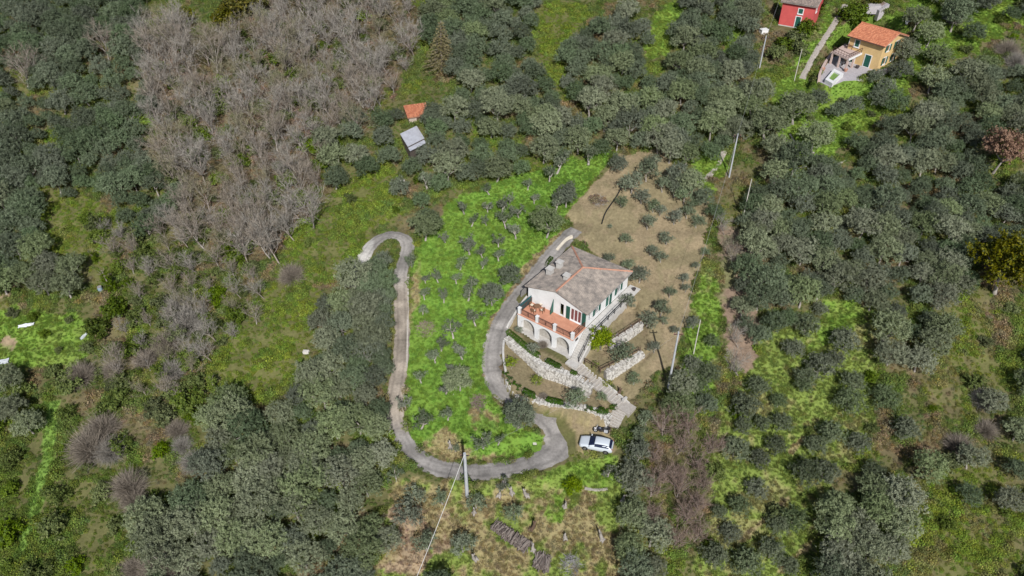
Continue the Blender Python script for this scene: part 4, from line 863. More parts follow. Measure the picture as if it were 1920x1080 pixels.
yd = MB(); yd.prism([yl(-.2, -1.5)[:2], yl(D, -1.5)[:2], yl(D, -.02)[:2], yl(-.2, -.02)[:2]], YZ - .3, YZ + .04); tag(yd.build('side_walk', M_PAVE), kind='structure')
DZ = YZ + 2.3; dk = [P(a, b, DZ)[:2] for a, b in [(1561, 97), (1591, 111), (1616, 99), (1585, 82)]]
de = empty('raised_terrace', (*dk[1], YZ), 0, 'raised pinkish terrace with slender railing in front of the yellow house', 'terrace')
m = MB(); m.prism([tuple(q) for q in dk], DZ - .25, DZ); m.build('deck_slab', M_PINKP, de, world=True)
m = MB(); m.prism([tuple(q) for q in [dk[1], dk[2], dk[2] + (dk[1] - dk[0]) * .03, dk[1] + (dk[1] - dk[0]) * .03]][::-1] , DZ - .3, DZ + .06); m.build('white_edge', M_WHITE, de, world=True)
for q in (dk[0], (dk[0] + dk[1]) / 2, dk[1], (dk[1] + dk[2]) / 2): m = MB(); c_ = q + (sum(dk) / 4 - q) * .06; m.box((c_[0], c_[1], (YZ + DZ) / 2 - .1), (.28, .28, DZ - YZ - .25), YA); m.build('column', M_PINKP, de, world=True)
for a, b in ((0, 1), (1, 2)):
    A_, B_ = dk[a] + (sum(dk) / 4 - dk[a]) * .03, dk[b] + (sum(dk) / 4 - dk[b]) * .03; m = MB(); m.tube([(*A_, DZ + .9), (*B_, DZ + .9)], .05, 5); m.tube([(*A_, DZ + .45), (*B_, DZ + .45)], .03, 5)
    for s in np.linspace(0, 1, 7): c_ = A_ + (B_ - A_) * s; m.tube([(*c_, DZ), (*c_, DZ + .9)], .03, 4)
    m.build('railing', M_RUST, de, world=True)
tb = P(1597, 92, DZ); tt = garden_table(tb, DZ, 'small dark table on the raised terrace of the yellow house')
for i, (dx, dy, lab) in enumerate(((.8, .2, 'dark chair on the raised terrace nearest the yellow wall'), (-.7, .4, 'dark chair on the raised terrace on the open downhill side'))):
    c = copy_tree(CH0); c.location = (tb[0] + dx, tb[1] + dy, DZ); c.rotation_euler = (0, 0, 1.2 + i * 2.4); tag(c, lab, 'chair', 'chairs on the raised terrace')
# hot tub / raised basin
bq = [P(a, b, YZ + .7)[:2] for a, b in [(1547, 149), (1564, 129), (1582, 138), (1561, 157)]]; bm = sum(bq) / 4
bt = empty('garden_basin', (*bm, YZ), 0, 'raised white rimmed basin of green water in the yellow house yard', 'basin')
m = MB(); inn = [bm + (q - bm) * .62 for q in bq]
for i in range(4):
    a, b = bq[i], bq[(i + 1) % 4]; c, d = inn[(i + 1) % 4], inn[i]; m.prism([tuple(q) for q in (a, b, c, d)][::-1], YZ + .02, YZ + .75)
m.build('rim', M_WHITE, bt, world=True); m = MB(); m.prism([tuple(q) for q in inn][::-1], YZ + .1, YZ + .5); m.build('water', mat('green_water', (.20, .32, .07), (.14, .25, .05), 3, .15), bt, world=True)
m = MB(); c_ = P(1574, 124, YZ); pg = empty('garden_table', tuple(c_), YA, 'pale slatted garden table under the edge of the raised terrace', 'table')
for k in range(5): m = MB(); m.b2((-.7, -.45 + k * .19, .7), (.7, -.3 + k * .19, .74)); m.build('slat', plain('pale_blue_paint', (.5, .56, .6), .5), pg)
for sx in (-1, 1):
    for sy in (-1, 1): m = MB(); m.b2((sx * .6 - .04, sy * .38 - .04, 0), (sx * .6 + .04, sy * .38 + .04, .7)); m.build('leg', M_WHITE, pg)
kerb_wall([(1534, 156), (1537, 140), (1548, 118), (1561, 101)], .5, .4, 'pinkish stone edging on the hill side of the paved yard', M_PINKP)
for i, (px, lab) in enumerate((((1585, 134), 'terracotta pot at the foot of the raised terrace column'), ((1607, 128), 'dark pot beside the green door of the yellow house'), ((1543, 132), 'terracotta pot at the yard edging near the basin'))):
    q = P(*px, YZ + .05); t = empty('plant_pot', tuple(q), 0, lab, 'pot'); m = MB(); m.lathe((0, 0, 0), [(.22, 0), (.34, .4), (.36, .5), (.3, .5), (.28, .42)], 12); m.build('pot', M_RIDGE if i != 1 else MATS['dark_pot'], t)
q0, q1 = g1(1655, 10), g1(1632, 37); st = step_run('garden_steps', q0 + [0, 0, .5], q1 + [0, 0, .3], 1.9, 10, 'terracotta garden steps with pale edges behind the yellow house', mat('brick_red', (.50, .22, .16), (.42, .17, .12), 4))
u2 = (q1 - q0)[:2]; u2 = u2 / np.linalg.norm(u2); n2 = np.array([-u2[1], u2[0]])
for s_, mt_, lab in ((1, M_PAVE, 'grey ramp wall on one side of the terracotta garden steps'), (-1, M_CONC, 'pale wall on the other side of the terracotta garden steps')):
    m = MB(); a = q0[:2] + n2 * s_ * 1.0; b = q1[:2] + n2 * s_ * 1.0; w_ = n2 * s_ * (1.0 if s_ > 0 else .5); pts = [tuple(x) for x in (a, b, b + w_, a + w_)]
    zz = [q0[2] + .55, q1[2] + .35, q1[2] + .35, q0[2] + .55]
    if s_ > 0: pts = pts[::-1]; zz = zz[::-1]
    m.prism(pts, [z - 2 for z in zz], zz); tag(m.build('low_wall', mt_), lab, 'wall')
pk = MB(); pk.prism([tuple(P(a, b, q0[2] - .0)[:2]) for a, b in [(1612, 12), (1652, 12), (1665, -30), (1600, -30)]], q0[2] - 1.5, q0[2] + .05); tag(pk.build('parking_slab', M_PAVE), kind='structure')
bc.location.z = q0[2] + .06; bc.rotation_euler = (0, 0, math.radians(-20)); _q = P(1622, 1, q0[2] + .06); bc.location.x, bc.location.y = _q[0], _q[1] + 1.0
# white garden bench behind the house
q = g1(1703, 44); bn = empty('white_bench', tuple(q), .6, 'white garden bench behind the yellow house next to olives', 'bench')
m = MB(); m.b2((-.8, -.25, .4), (.8, .25, .46)); m.build('seat', M_WHITE, bn); m = MB(); m.b2((-.8, .2, .46), (.8, .26, .95)); m.build('backrest', M_WHITE, bn)
for x in (-.7, .7): m = MB(); m.b2((x - .05, -.22, 0), (x + .05, .22, .4)); m.build('leg', M_WHITE, bn)

# ------------------------------------------------------------------ red house
M_RED = mat('red_render', (.56, .10, .095), (.46, .08, .08), .8, .9, detail=8)
fl = P(1459, 47, RZ); RA = math.radians(-30); rh = empty('red_house', tuple(fl), RA, 'red rendered house with grey roof and white framed green door', 'house')
m = MB(); wallgrid(m, (0, 0, 0), (1, 0), 6.0, 4.5, .3, [(3.0, 3.9, .05, 2.15), (3.15, 3.95, 2.75, 3.65)]); wallgrid(m, (6.0, .3, 0), (0, 1), 5.7, 4.5, .3, [(1.2, 2.0, 3.0, 3.9)]); wallgrid(m, (5.7, 6.0, 0), (-1, 0), 5.7, 4.5, .3, []); wallgrid(m, (0, 6.0, 0), (0, -1), 5.7, 4.5, .3, [])
m.build('wall', M_RED, rh); m = MB(); m.b2((-.02, -.04, -.5), (6.04, .3, .18)); m.build('plinth', M_CONC, rh)
m = MB(); m.slab([(-.45, -.5, 4.5), (6.45, -.5, 4.5), (6.45, 3.0, 5.35), (-.45, 3.0, 5.35)], .14); m.slab([(6.45, 6.5, 4.5), (-.45, 6.5, 4.5), (-.45, 3.0, 5.35), (6.45, 3.0, 5.35)], .14)
rr = m.build('roof', mat('grey_roof', (.33, .31, .29), (.24, .225, .21), 2, .9, .2), rh); T = MB(); slope_tiles(T, (-.45, -.5, 4.5), (6.45, -.5, 4.5), (-.45, 3.0, 5.35), [(-.45, -.5, 4.5), (6.45, -.5, 4.5), (6.45, 3.0, 5.35), (-.45, 3.0, 5.35)]); tag(T.build('roof_tiles', M_TILEG, rr), kind='stuff')
far_window(rh, (0, 0, 0), (1, 0, 0), (0, -1, 0), 3.15, 3.95, 2.75, 3.65, 'closed'); f = far_window(rh, (0, 0, 0), (1, 0, 0), (0, -1, 0), 3.0, 3.9, .18, 2.15, 'closed'); far_window(rh, (6.0, .3, 0), (0, 1, 0), (1, 0, 0), 1.2, 2.0, 3.0, 3.9, 'closed')
a, b = g1(1521, 42), g1(1546, 0); d = (b - a)[:2]; d /= np.linalg.norm(d); n_ = np.array([-d[1], d[0]])
m = MB(); pts = [a[:2], b[:2], b[:2] + n_ * .3, a[:2] + n_ * .3]; m.prism([tuple(x) for x in pts], [a[2] - .5, b[2] - .5, b[2] - .5, a[2] - .5], [a[2] + 1.0, b[2] + .9, b[2] + .9, a[2] + 1.0]); tag(m.build('garden_wall', M_RED), 'red garden wall climbing beside the red house', 'wall')
m = MB(); pts = [a[:2] + n_ * .35, b[:2] + n_ * .35, b[:2] + n_ * 1.3, a[:2] + n_ * 1.3]; m.prism([tuple(x) for x in pts], [a[2] - .5, b[2] - .5, b[2] - .5, a[2] - .5], [a[2] + .4, b[2] + .4, b[2] + .4, a[2] + .4]); tag(m.build('garden_ramp', M_PINKP), kind='structure')
q = g1(1431, 63); t = empty('storage_box', tuple(q), .3, 'white storage box on the ground below the red house', 'box'); m = MB(); m.b2((-.7, -.5, 0), (.7, .5, .8)); m.build('body', M_WHITE, t); m = MB(); m.b2((-.75, -.55, .8), (.75, .55, .9)); m.build('lid', M_WHITE, t)

# ------------------------------------------------------------------ sheds in the trees
def corrugated(name, o, u, v, L, Wd, par, mt, period=.34, amp=.05):
    o, u, v = Vector(o), Vector(u).normalized(), Vector(v).normalized(); n = u.cross(v).normalized(); k = int(Wd / period * 8); V = []
    for i in range(k + 1):
        s = Wd * i / k; z = amp * math.sin(2 * math.pi * s / period)
        for e_ in (0, L): V.append(o + u * e_ + v * s + n * z)
    for i in range(k + 1):
        s = Wd * i / k; z = amp * math.sin(2 * math.pi * s / period) - .02
        for e_ in (0, L): V.append(o + u * e_ + v * s + n * z)
    off = 2 * (k + 1); Fq = [(2 * i, 2 * i + 1, 2 * i + 3, 2 * i + 2) for i in range(k)] + [(off + 2 * i + 2, off + 2 * i + 3, off + 2 * i + 1, off + 2 * i) for i in range(k)]
    m = MB(); m.add(V, Fq); return m.build(name, mt, par)
zs = float(g1(775, 268)[2]) + 1.3
c4 = [Vector(P(a, b, z)) for a, b, z in ((750, 251, zs + .25), (781, 236, zs + .25), (799, 262, zs - .15), (768, 281, zs - .15))]
sh = empty('metal_shed', (*(sum(c4, Vector()) / 4)[:2], zs - 2.1), 0, 'shed with corrugated pale metal roof half hidden by olives', 'shed')
u = (c4[1] - c4[0]).normalized(); v = (c4[3] - c4[0]).normalized(); inv = Matrix.Translation(-sh.location)
M_ZINC = mat('zinc_sheet', (.50, .52, .58), (.40, .41, .46), 1.5, .45, 0, .3)
corrugated('roof_sheet', inv @ c4[0], u, v, (c4[1] - c4[0]).length, (c4[3] - c4[0]).length * .8, sh, M_ZINC)
corrugated('roof_sheet', inv @ (c4[0] + v * (c4[3] - c4[0]).length * .84 - Vector((0, 0, .12))), u, v, (c4[1] - c4[0]).length * .95, (c4[3] - c4[0]).length * .2, sh, M_ZINC)
m = MB(); ins = [c + (sum(c4, Vector()) / 4 - c) * .06 for c in c4]; m.prism([(p.x, p.y) for p in ins][::-1], zs - 2.6, [p.z - .15 for p in ins][::-1]); m.build('wall', mat('dark_boards', (.12, .10, .09), (.07, .06, .05), 4), sh, world=True)
q = g1(783, 222); hut = empty('brick_hut', (q[0], q[1], q[2] - .7), math.radians(18), 'small hut with weathered orange tiled roof above the metal shed', 'shed')
m = MB(); m.b2((-1.7, -1.2, -.6), (1.7, 1.5, 1.7)); m.build('wall', mat('hut_stone', (.45, .38, .32), (.33, .28, .24), 3), hut)
m = MB(); m.slab([(-1.95, -1.5, 1.72), (1.95, -1.5, 1.72), (1.95, 1.8, 2.5), (-1.95, 1.8, 2.5)], .1); hr = m.build('roof', M_RIDGE, hut); T = MB(); slope_tiles(T, (-1.95, -1.5, 1.72), (1.95, -1.5, 1.72), (-1.95, 1.8, 2.5), [(-1.95, -1.5, 1.72), (1.95, -1.5, 1.72), (1.95, 1.8, 2.5), (-1.95, 1.8, 2.5)]); tag(T.build('roof_tiles', M_TILEO, hr), kind='stuff')
m = MB(); m.b2((-.4, -1.23, 0), (.3, -1.2, 1.5)); m.build('door', M_WOOD, hut)

# ------------------------------------------------------------------ logs, brushwood, scraps, stones
M_LOG = islandmat('grey_logs', (.20, .165, .15), (.11, .09, .085), (.33, .29, .26))
def log_pile(a, b, wd, h, n, label):
    a, b = g1(*a), g1(*b); t = empty('log_pile', tuple(a), 0, label, 'log pile'); d = (b - a); L = np.linalg.norm(d[:2]); u = d / np.linalg.norm(d); ang = math.atan2(d[1], d[0]) + math.pi / 2; m = MB()
    for i in range(n):
        s = random.uniform(0, L); hh = random.random() ** 1.6 * h * (1 - abs(s / L - .5) * .7); c = a + u * s; th = ang + random.gauss(0, .22); k = random.uniform(.35, .6) * wd * (1 - hh / h * .4); o = np.array([math.cos(th), math.sin(th), random.gauss(0, .06)]) * k; w_ = np.array([-u[1], u[0], 0]) * random.gauss(0, .12)
        z = float(H(c[0], c[1])) + .06 + hh; p = np.array([c[0], c[1], z]) + w_; r = random.uniform(.04, .085); m.tube([p - o, p + o], [r, r * .85], 6)
    tag(m.build('logs', M_LOG, t, world=True), kind='stuff'); return t
log_pile((927, 984), (990, 1028), 1.5, .7, 300, 'long low pile of grey cut olive logs on the terrace below the drive')
log_pile((1004, 1050), (1030, 1058), 2.0, .7, 170, 'short rounded pile of grey cut logs beside the long log pile')
M_TWIG = islandmat('dry_twigs', (.27, .225, .20), (.17, .14, .13), (.37, .32, .29))
def brush_pile(px, r, label, mt, n=260, h=.6):
    q = g1(*px); t = empty('brush_pile', tuple(q), 0, label, 'brush pile'); m = MB()
    for i in range(n):
        a = random.uniform(0, 6.28); k = r * math.sqrt(random.random()); x, y = q[0] + k * math.cos(a), q[1] + k * math.sin(a); z = float(H(x, y)) + random.random() * h * (1 - (k / r) ** 2)
        th = random.uniform(0, 6.28); l = random.uniform(.3, .8); m.tube([(x, y, z), (x + l * math.cos(th), y + l * math.sin(th), z + random.uniform(-.1, .3))], [.022, .01], 3, False)
    tag(m.build('twigs', mt, t, world=True), kind='stuff')
M_ASH = islandmat('ash_twigs', (.33, .32, .33), (.22, .21, .22), (.45, .44, .45)); M_PURP = islandmat('dead_bramble', (.27, .19, .19), (.19, .13, .13), (.36, .27, .25))
brush_pile((1070, 1060), 1.1, 'round patch of pale grey burnt twigs near the bottom edge', M_ASH)
brush_pile((1122, 377), 1.2, 'grey burnt brushwood patch on the bare tan field', M_ASH, 120, .15)
brush_pile((897, 757), 1.1, 'purplish heap of dead twigs on the lawn inside the drive bend', M_PURP)
brush_pile((798, 617), 1.3, 'reddish heap of dead twigs on the lawn beside the drive', M_PURP)
m = MB(); L = catmull(G([1168, 1160, 1150, 1140, 1133, 1128], [346, 362, 378, 392, 405, 421]), 4); m.tube([(x, y, float(H(x, y)) + .12) for x, y, z in L], .10, 6); tag(m.build('black_hose', plain('hose_black', (.012, .012, .012), .6)), 'thick black hose lying across the bare tan field', 'hose')
for px, lab in ((((1481, 252), (1490, 268)), 'short pale stone terrace edge among olives below the yellow house'), (((1496, 275), (1527, 288)), 'longer pale stone terrace edge among olives below the yellow house'), (((1562, 313), (1605, 290)), 'pale stone terrace edge at the rim of the big dark grove'), (((1096, 916), (1118, 919), (1139, 917)), 'low pale stone edging on the green bank below the white car')):
    kerb_wall(list(px) if len(px) > 2 else [px[0], ((px[0][0] + px[1][0]) / 2, (px[0][1] + px[1][1]) / 2), px[1]], .14, .28, lab, M_STEP, 'stone_edge')
tag(ribbon('footpath', catmull(G([1322, 1335, 1350, 1362], [340, 322, 300, 274]), 6), .5, .06, MATS['gravel_path']), kind='structure')
def tarp(px, sx, sy, rz, label, c):
    q = g1(*px); m = MB(); n = 9; V = []
    for j in range(n):
        for i in range(n):
            x = (i / (n - 1) - .5) * sx * (1 + .15 * vnoise(j * .7, 1, 3)); y = (j / (n - 1) - .5) * sy; X = q[0] + x * math.cos(rz) - y * math.sin(rz); Y = q[1] + x * math.sin(rz) + y * math.cos(rz)
            V.append((X, Y, float(H(X, Y)) + .08 + .3 * vnoise(i * .8 + px[0], j * .9, 4)))
    m.add(V, [(j * n + i, j * n + i + 1, (j + 1) * n + i + 1, (j + 1) * n + i) for j in range(n - 1) for i in range(n - 1)])
    t = m.build('tarpaulin', plain('tarp_' + label[:5], c, .5)); tag(t, label, 'tarpaulin')
tarp((50, 612), 1.9, .5, .25, 'white crumpled plastic sheet on the garden clearing', (.55, .58, .62)); tarp((164, 627), 1.9, .3, .9, 'pale grey plastic strip at the rim of the garden clearing', (.38, .42, .45)); tarp((4, 680), 1.8, .6, .1, 'grey sheet at the lower corner of the garden clearing', (.40, .43, .47))
for px, s_, lab in (((754, 342), .55, 'white boulder above the start of the drive'), ((1073, 735), .0, ''), ((1003, 833), .3, 'small white stone on the lawn inside the lower drive bend'), ((575, 662), .5, 'pale boulder at the edge of the bramble slope beside the grove')):
    if not s_: continue
    q = g1(*px); m = MB(); jbox(m, (0, 0, s_ * .4), (s_ * 2, s_ * 1.4, s_), (1, 0, 0), (0, 1, 0), (0, 0, 1), .5); t = m.build('boulder', mat('pale_rock', (.62, .60, .57), (.48, .46, .43), 5, .9, .3)); t.location = tuple(q); tag(t, lab, 'rock')
q = g1(190, 547); t = empty('water_barrel', tuple(q), 0, 'blue grey water barrel in the bare clearing among scrub', 'barrel'); m = MB(); m.lathe((0, 0, 0), [(.3, 0), (.34, .3), (.34, .6), (.3, .9)], 12); m.build('drum', plain('barrel_blue', (.22, .30, .36), .4), t); m = MB(); m.lathe((0, 0, .9), [(.31, 0), (.31, .05)], 12); m.build('lid', M_GREYS, t)
# ------------------------------------------------------------------ vegetation: shapes shared by alike plants
def unit(v): return v / np.maximum(np.linalg.norm(v, axis=-1, keepdims=True), 1e-9)
def leafquads(c, nrm, L, Wd, rng):
    t = unit(np.cross(nrm, rng.normal(size=c.shape))); s = np.cross(nrm, t)
    L = L[:, None] / 2; Wd = Wd[:, None] / 2
    V = np.stack([c - t * L, c + s * Wd, c + t * L, c - s * Wd], 1).reshape(-1, 3)
    return V, np.arange(len(V)).reshape(-1, 4)
def lobes_leaves(lobes, n, size, asp, rng, low=-.35, up=.55):
    """leaves spread through the outer shell of several overlapping lobes (x, y, z, r)"""
    lobes = np.asarray(lobes, float); wgt = lobes[:, 3] ** 2; sq = np.array([1, 1, .85])
    m = int(n / 20 * 1.7); k = rng.choice(len(lobes), m, p=wgt / wgt.sum()); d = unit(rng.normal(size=(m, 3))); ok = d[:, 2] > low; d = d[ok]; k = k[ok]
    c = lobes[k, :3] + d * (lobes[k, 3] * rng.uniform(.5, 1.16, len(k)))[:, None] * sq        # sprays of leaves, some proud of the crown, with dark gaps between
    inside = np.zeros(len(c), bool)
    for q in lobes: inside |= np.linalg.norm((c - q[:3]) / sq, axis=1) < q[3] * .5
    c = c[~inside]; d = d[~inside]; j = rng.integers(0, len(c), n); sg = size * .62
    tip = unit(d + rng.normal(size=d.shape) * .5 + np.array([0, 0, .3])); sd = unit(d + rng.normal(size=d.shape) * .45 + np.array([0, -.2, up]))
    C = c[j] + tip[j] * (rng.normal(size=n) * sg * 1.3)[:, None] + rng.normal(size=(n, 3)) * sg * .55
    nn = unit(sd[j] + rng.normal(size=(n, 3)) * .42); L = size * rng.uniform(.65, 1.3, n)
    return leafquads(C, nn, L, L * asp, rng)
def crown_lobes(rng, R, Rz, zc, n, rl=(.28, .44)):
    """billows spread over the whole crown, sides and skirts too, so that dark gaps stay between them"""
    out = []
    for i in range(n):
        u_ = (i + .5) / n; h_ = 1 - 1.45 * u_; a = i * 2.39996 + rng.uniform(-.45, .45); q = math.sqrt(max(0, 1 - max(h_, -.3) ** 2)); k = rng.uniform(.58, .92)
        out.append((R * q * k * math.cos(a), R * q * k * math.sin(a), zc + Rz * h_ * k * 1.05 + rng.uniform(-.15, .15) * Rz, R * rng.uniform(*rl)))
    out.append((0, 0, zc - .1 * Rz, R * .45)); return out
M_BARK = mat('olive_bark', (.36, .335, .305), (.22, .20, .185), 6, .95, .3); M_BARKD = mat('grey_bark', (.33, .285, .255), (.22, .19, .17), 5, .95)
M_PALEB = mat('pale_bark', (.40, .37, .34), (.29, .265, .245), 5, .95)
M_OLL = leafmat('olive_leaf', (.205, .238, .148), (.132, .158, .096), (.275, .305, .205), .14, .66, 1.14)
M_YOL = leafmat('young_olive_leaf', (.130, .158, .100), (.085, .108, .064), (.185, .21, .14), .2)
M_OLD_ = leafmat('dark_olive_leaf', (.128, .160, .106), (.085, .112, .07), (.178, .208, .145), .14, .7, 1.2)
M_POL = leafmat('pruned_olive_leaf', (.165, .195, .138), (.105, .13, .085), (.23, .255, .19), .16)
M_GREEN1 = leafmat('scrub_leaf', (.105, .138, .048), (.06, .085, .03), (.16, .19, .07))
M_IVY = leafmat('ivy_leaf', (.12, .165, .045), (.065, .095, .026), (.18, .225, .07))
M_CIT = leafmat('citrus_leaf', (.155, .225, .016), (.07, .125, .010), (.27, .34, .024), .25, .94, 1.1)
M_GOLD = leafmat('gold_green_leaf', (.095, .095, .02), (.04, .05, .012), (.17, .15, .03), .2, .8, 1.1)
M_RUSTL = leafmat('brown_oak_leaf', (.33, .205, .125), (.21, .12, .07), (.44, .29, .18))
M_CONI = leafmat('conifer_leaf', (.23, .21, .085), (.13, .135, .05), (.32, .28, .12), .25, .95, 1.1)
M_HEDGE = leafmat('hedge_leaf', (.05, .10, .02), (.03, .06, .014), (.09, .15, .03))
M_TW = islandmat('bare_twigs', (.315, .295, .265), (.19, .175, .155), (.45, .425, .385)); M_TWP = islandmat('pinkish_twigs', (.285, .245, .20), (.18, .152, .125), (.375, .33, .28)); M_TWR = islandmat('reddish_twigs', (.275, .20, .165), (.17, .12, .10), (.36, .285, .24)); M_TWG = islandmat('greenish_twigs', (.25, .235, .15), (.16, .155, .09), (.36, .33, .24))
def limb(mb, p, d, L, r, rng, seg=4, wob=.25, up=.15, n=5):
    pts = [np.array(p, float)]; d = np.array(d, float)
    for i in range(seg): d = unit(d + rng.normal(size=3) * wob + np.array([0, 0, up])); pts.append(pts[-1] + d * L / seg)
    mb.tube(pts, [r * (1 - .75 * i / seg) for i in range(seg + 1)], n); return pts, d
def olive_proto(seed, R=2.25, Rz=1.5, zc=2.6, n=9000, lobes=26, size=.18, asp=.42, trunk=1.5, lf=None, tr=.22, low=-.5, rl=(.21, .36), nl=4):
    rng = np.random.default_rng(seed); m = MB(); pts, d = limb(m, (0, 0, -.5), (rng.normal() * .15, rng.normal() * .15, 1), trunk + .5, tr, rng, 4, .12, .3, 7)
    for i in range(nl):
        a = i * 6.283 / nl + rng.uniform(-.4, .4); limb(m, pts[-1] - np.array([0, 0, .15]), (math.cos(a) * .8, math.sin(a) * .8, .8), R * .75, tr * .5, rng, 3, .2, .1, 5)
    V, Q = lobes_leaves(crown_lobes(rng, R, Rz, zc, lobes, rl), n, size, asp, rng, low)
    return m.mesh('trunk', M_BARK, True), npmesh('crown', V, Q, lf or M_OLL)
def bare_proto(seed, Ht=7.0, R=2.4, mt=None, n1=10, n2=9, n3=11, bark=None, lean=.15):
    rng = np.random.default_rng(seed); m = MB(); TV = []
    pts, d = limb(m, (0, 0, -.6), (-.28 + rng.normal() * lean, rng.normal() * lean, 1), Ht * .5, .12, rng, 4, .1, .1, 6)
    def strip(p, dd, L, w):
        dd = unit(dd); s = unit(np.cross(dd, rng.normal(size=3))) * w / 2; q = p + dd * L * .55 + rng.normal(size=3) * L * .06; e = p + dd * L + rng.normal(size=3) * L * .1
        TV.append([p - s, p + s, q + s * .7, q - s * .7]); TV.append([q - s * .7, q + s * .7, e + s * .3, e - s * .3]); return e
    for i in range(n1):
        a = i * 2.4 + rng.uniform(-.4, .4); t = rng.uniform(.45, 1.0); p = pts[min(4, int(t * 4))]
        dd = np.array([math.cos(a) - .25, math.sin(a), rng.uniform(.9, 2.3)]); L1 = R * rng.uniform(.9, 1.5)
        lp, ld = limb(m, p, unit(dd), L1, .048, rng, 4, .16, .12, 4)
        for j in range(n2):
            q = lp[1 + int(rng.integers(0, 4))]; d2 = unit(ld * .7 + rng.normal(size=3) * .55 + np.array([0, 0, .3])); L2 = R * rng.uniform(.35, .6); e = strip(q, d2, L2, .04)
            for k in range(n3): f = rng.uniform(.2, 1); strip(q + (e - q) * f, d2 + rng.normal(size=3) * .55 + np.array([0, 0, .15]), rng.uniform(.35, .95), .024)
    V = np.array(TV).reshape(-1, 3)
    return m.mesh('trunk', bark or M_BARKD, True), npmesh('twigs', V, np.arange(len(V)).reshape(-1, 4), mt or M_TW)
def twig_shrub(seed, R=1.5, Ht=1.6, n=1500, mt=None):
    rng = np.random.default_rng(seed); m = MB()
    for i in range(6): a = i * 1.05; limb(m, (0, 0, -.2), (math.cos(a) * .5, math.sin(a) * .5, 1), Ht * .6, .04, rng, 3, .15, .1, 4)
    d = unit(rng.normal(size=(n, 3)) * np.array([1, 1, .8]) + np.array([0, 0, .45])); d[:, 2] = np.abs(d[:, 2]); e = d * np.array([R, R, Ht]) * rng.uniform(.7, 1.05, n)[:, None]; s = e * rng.uniform(.25, .7, n)[:, None]; e = e + rng.normal(size=e.shape) * .34
    w = unit(np.cross(e - s, rng.normal(size=e.shape))) * .009; V = np.stack([s - w, s + w, e + w * .5, e - w * .5], 1).reshape(-1, 3)
    return m.mesh('stems', M_BARKD, True), npmesh('twigs', V, np.arange(len(V)).reshape(-1, 4), mt or M_TWP)
def shrub_proto(seed, R=1.0, Rz=.6, zc=.5, n=1500, lobes=7, size=.2, asp=.6, lf=None):
    rng = np.random.default_rng(seed); m = MB()
    for i in range(4): a = i * 1.6; limb(m, (0, 0, -.2), (math.cos(a) * .6, math.sin(a) * .6, 1), zc + .3, .03, rng, 3, .15, .1, 4)
    V, Q = lobes_leaves(crown_lobes(rng, R, Rz, zc, lobes, (.34, .55)), n, size, asp, rng, -.5); return m.mesh('stems', M_BARKD, True), npmesh('foliage', V, Q, lf or M_GREEN1)
def ivy_proto(seed):
    rng = np.random.default_rng(seed); m = MB(); pts, d = limb(m, (0, 0, -.5), (rng.normal() * .12, rng.normal() * .12, 1), 6.2, .16, rng, 5, .1, .2, 6)
    for i in range(6): a = i * 2.4; limb(m, pts[-2], (math.cos(a), math.sin(a), .9), 1.6, .05, rng, 3, .25, .1, 4)
    lo = [(*(pts[1] * (1 - t) + pts[-1] * t + rng.normal(size=3) * .25)[:3], rng.uniform(.5, .95)) for t in np.linspace(0, .85, 9)]
    V, Q = lobes_leaves(lo, 2600, .2, .75, rng, -.6); return m.mesh('trunk', M_BARKD, True), npmesh('ivy', V, Q, M_IVY)
def pruned_proto(seed):
    rng = np.random.default_rng(seed); m = MB(); lo = []; pts, d = limb(m, (0, 0, -.4), (rng.normal() * .25, -.1 + rng.normal() * .2, 1), 1.7, .21, rng, 4, .16, .2, 7)
    nl = int(rng.integers(3, 5))
    for i in range(nl):
        a = i * 6.283 / nl + rng.uniform(-.5, .5); lp, _ = limb(m, pts[-1 - (i % 2)], (math.cos(a) * .8, math.sin(a) * .8, .75), rng.uniform(.8, 1.3), .1, rng, 3, .2, .15, 5)
        for q in (lp[-1], lp[-2]): lo.append((*(q + rng.normal(size=3) * .2 + np.array([0, 0, .15])), rng.uniform(.36, .62)))
        lo.append((*(lp[-1] + rng.normal(size=3) * .45 + np.array([0, 0, .25])), rng.uniform(.3, .5)))
    V, Q = lobes_leaves(lo, 1500, .2, .4, rng, -.7, .1); return m.mesh('trunk', M_PALEB, True), npmesh('crown', V, Q, M_POL)
PR = {}
PR['olive_tree'] = [olive_proto(100 + i, 2.1 + .14 * (i % 3), 1.4 + .25 * (i % 2), 2.45 + .15 * (i % 3), 9500, 30 + 2 * (i % 5), lf=M_OLL if i < 6 else M_OLD_) for i in range(10)]
PR['young_olive_tree'] = [olive_proto(200 + i, 1.7, 1.35, 1.6, 4800, 20, .19, .42, .8, M_YOL, .12, -.7, (.3, .46)) for i in range(4)]
PR['pruned_olive_tree'] = [pruned_proto(300 + i) for i in range(6)]
PR['field_olive_tree'] = [olive_proto(330 + i, 1.4, .85, 1.75, 2200, 11, .2, .4, 1.2, M_POL, .15, -.7, (.27, .46)) for i in range(4)]
PR['bare_tree'] = [bare_proto(400 + i, 7 + i % 3, 2.3 + .2 * (i % 3), (M_TW, M_TWP, M_TW, M_TWG, M_TWP, M_TW)[i], bark=(M_BARKD, M_PALEB, M_BARKD)[i % 3], lean=.25) for i in range(6)]
PR['reddish_bare_tree'] = [bare_proto(450 + i, 5.5, 2.0, M_TWR) for i in range(2)]
PR['bare_shrub'] = [twig_shrub(500 + i, 1.5, 1.6, 3600, (M_TWP, M_TWP, M_TW)[i]) for i in range(3)]
PR['ivy_clad_tree'] = [ivy_proto(550 + i) for i in range(3)]
PR['scrub_bush'] = [shrub_proto(600 + i, 1.0, .65, .55, 1700, 7, .2, .6, (M_GREEN1, M_IVY, M_GREEN1, M_GOLD)[i]) for i in range(4)]
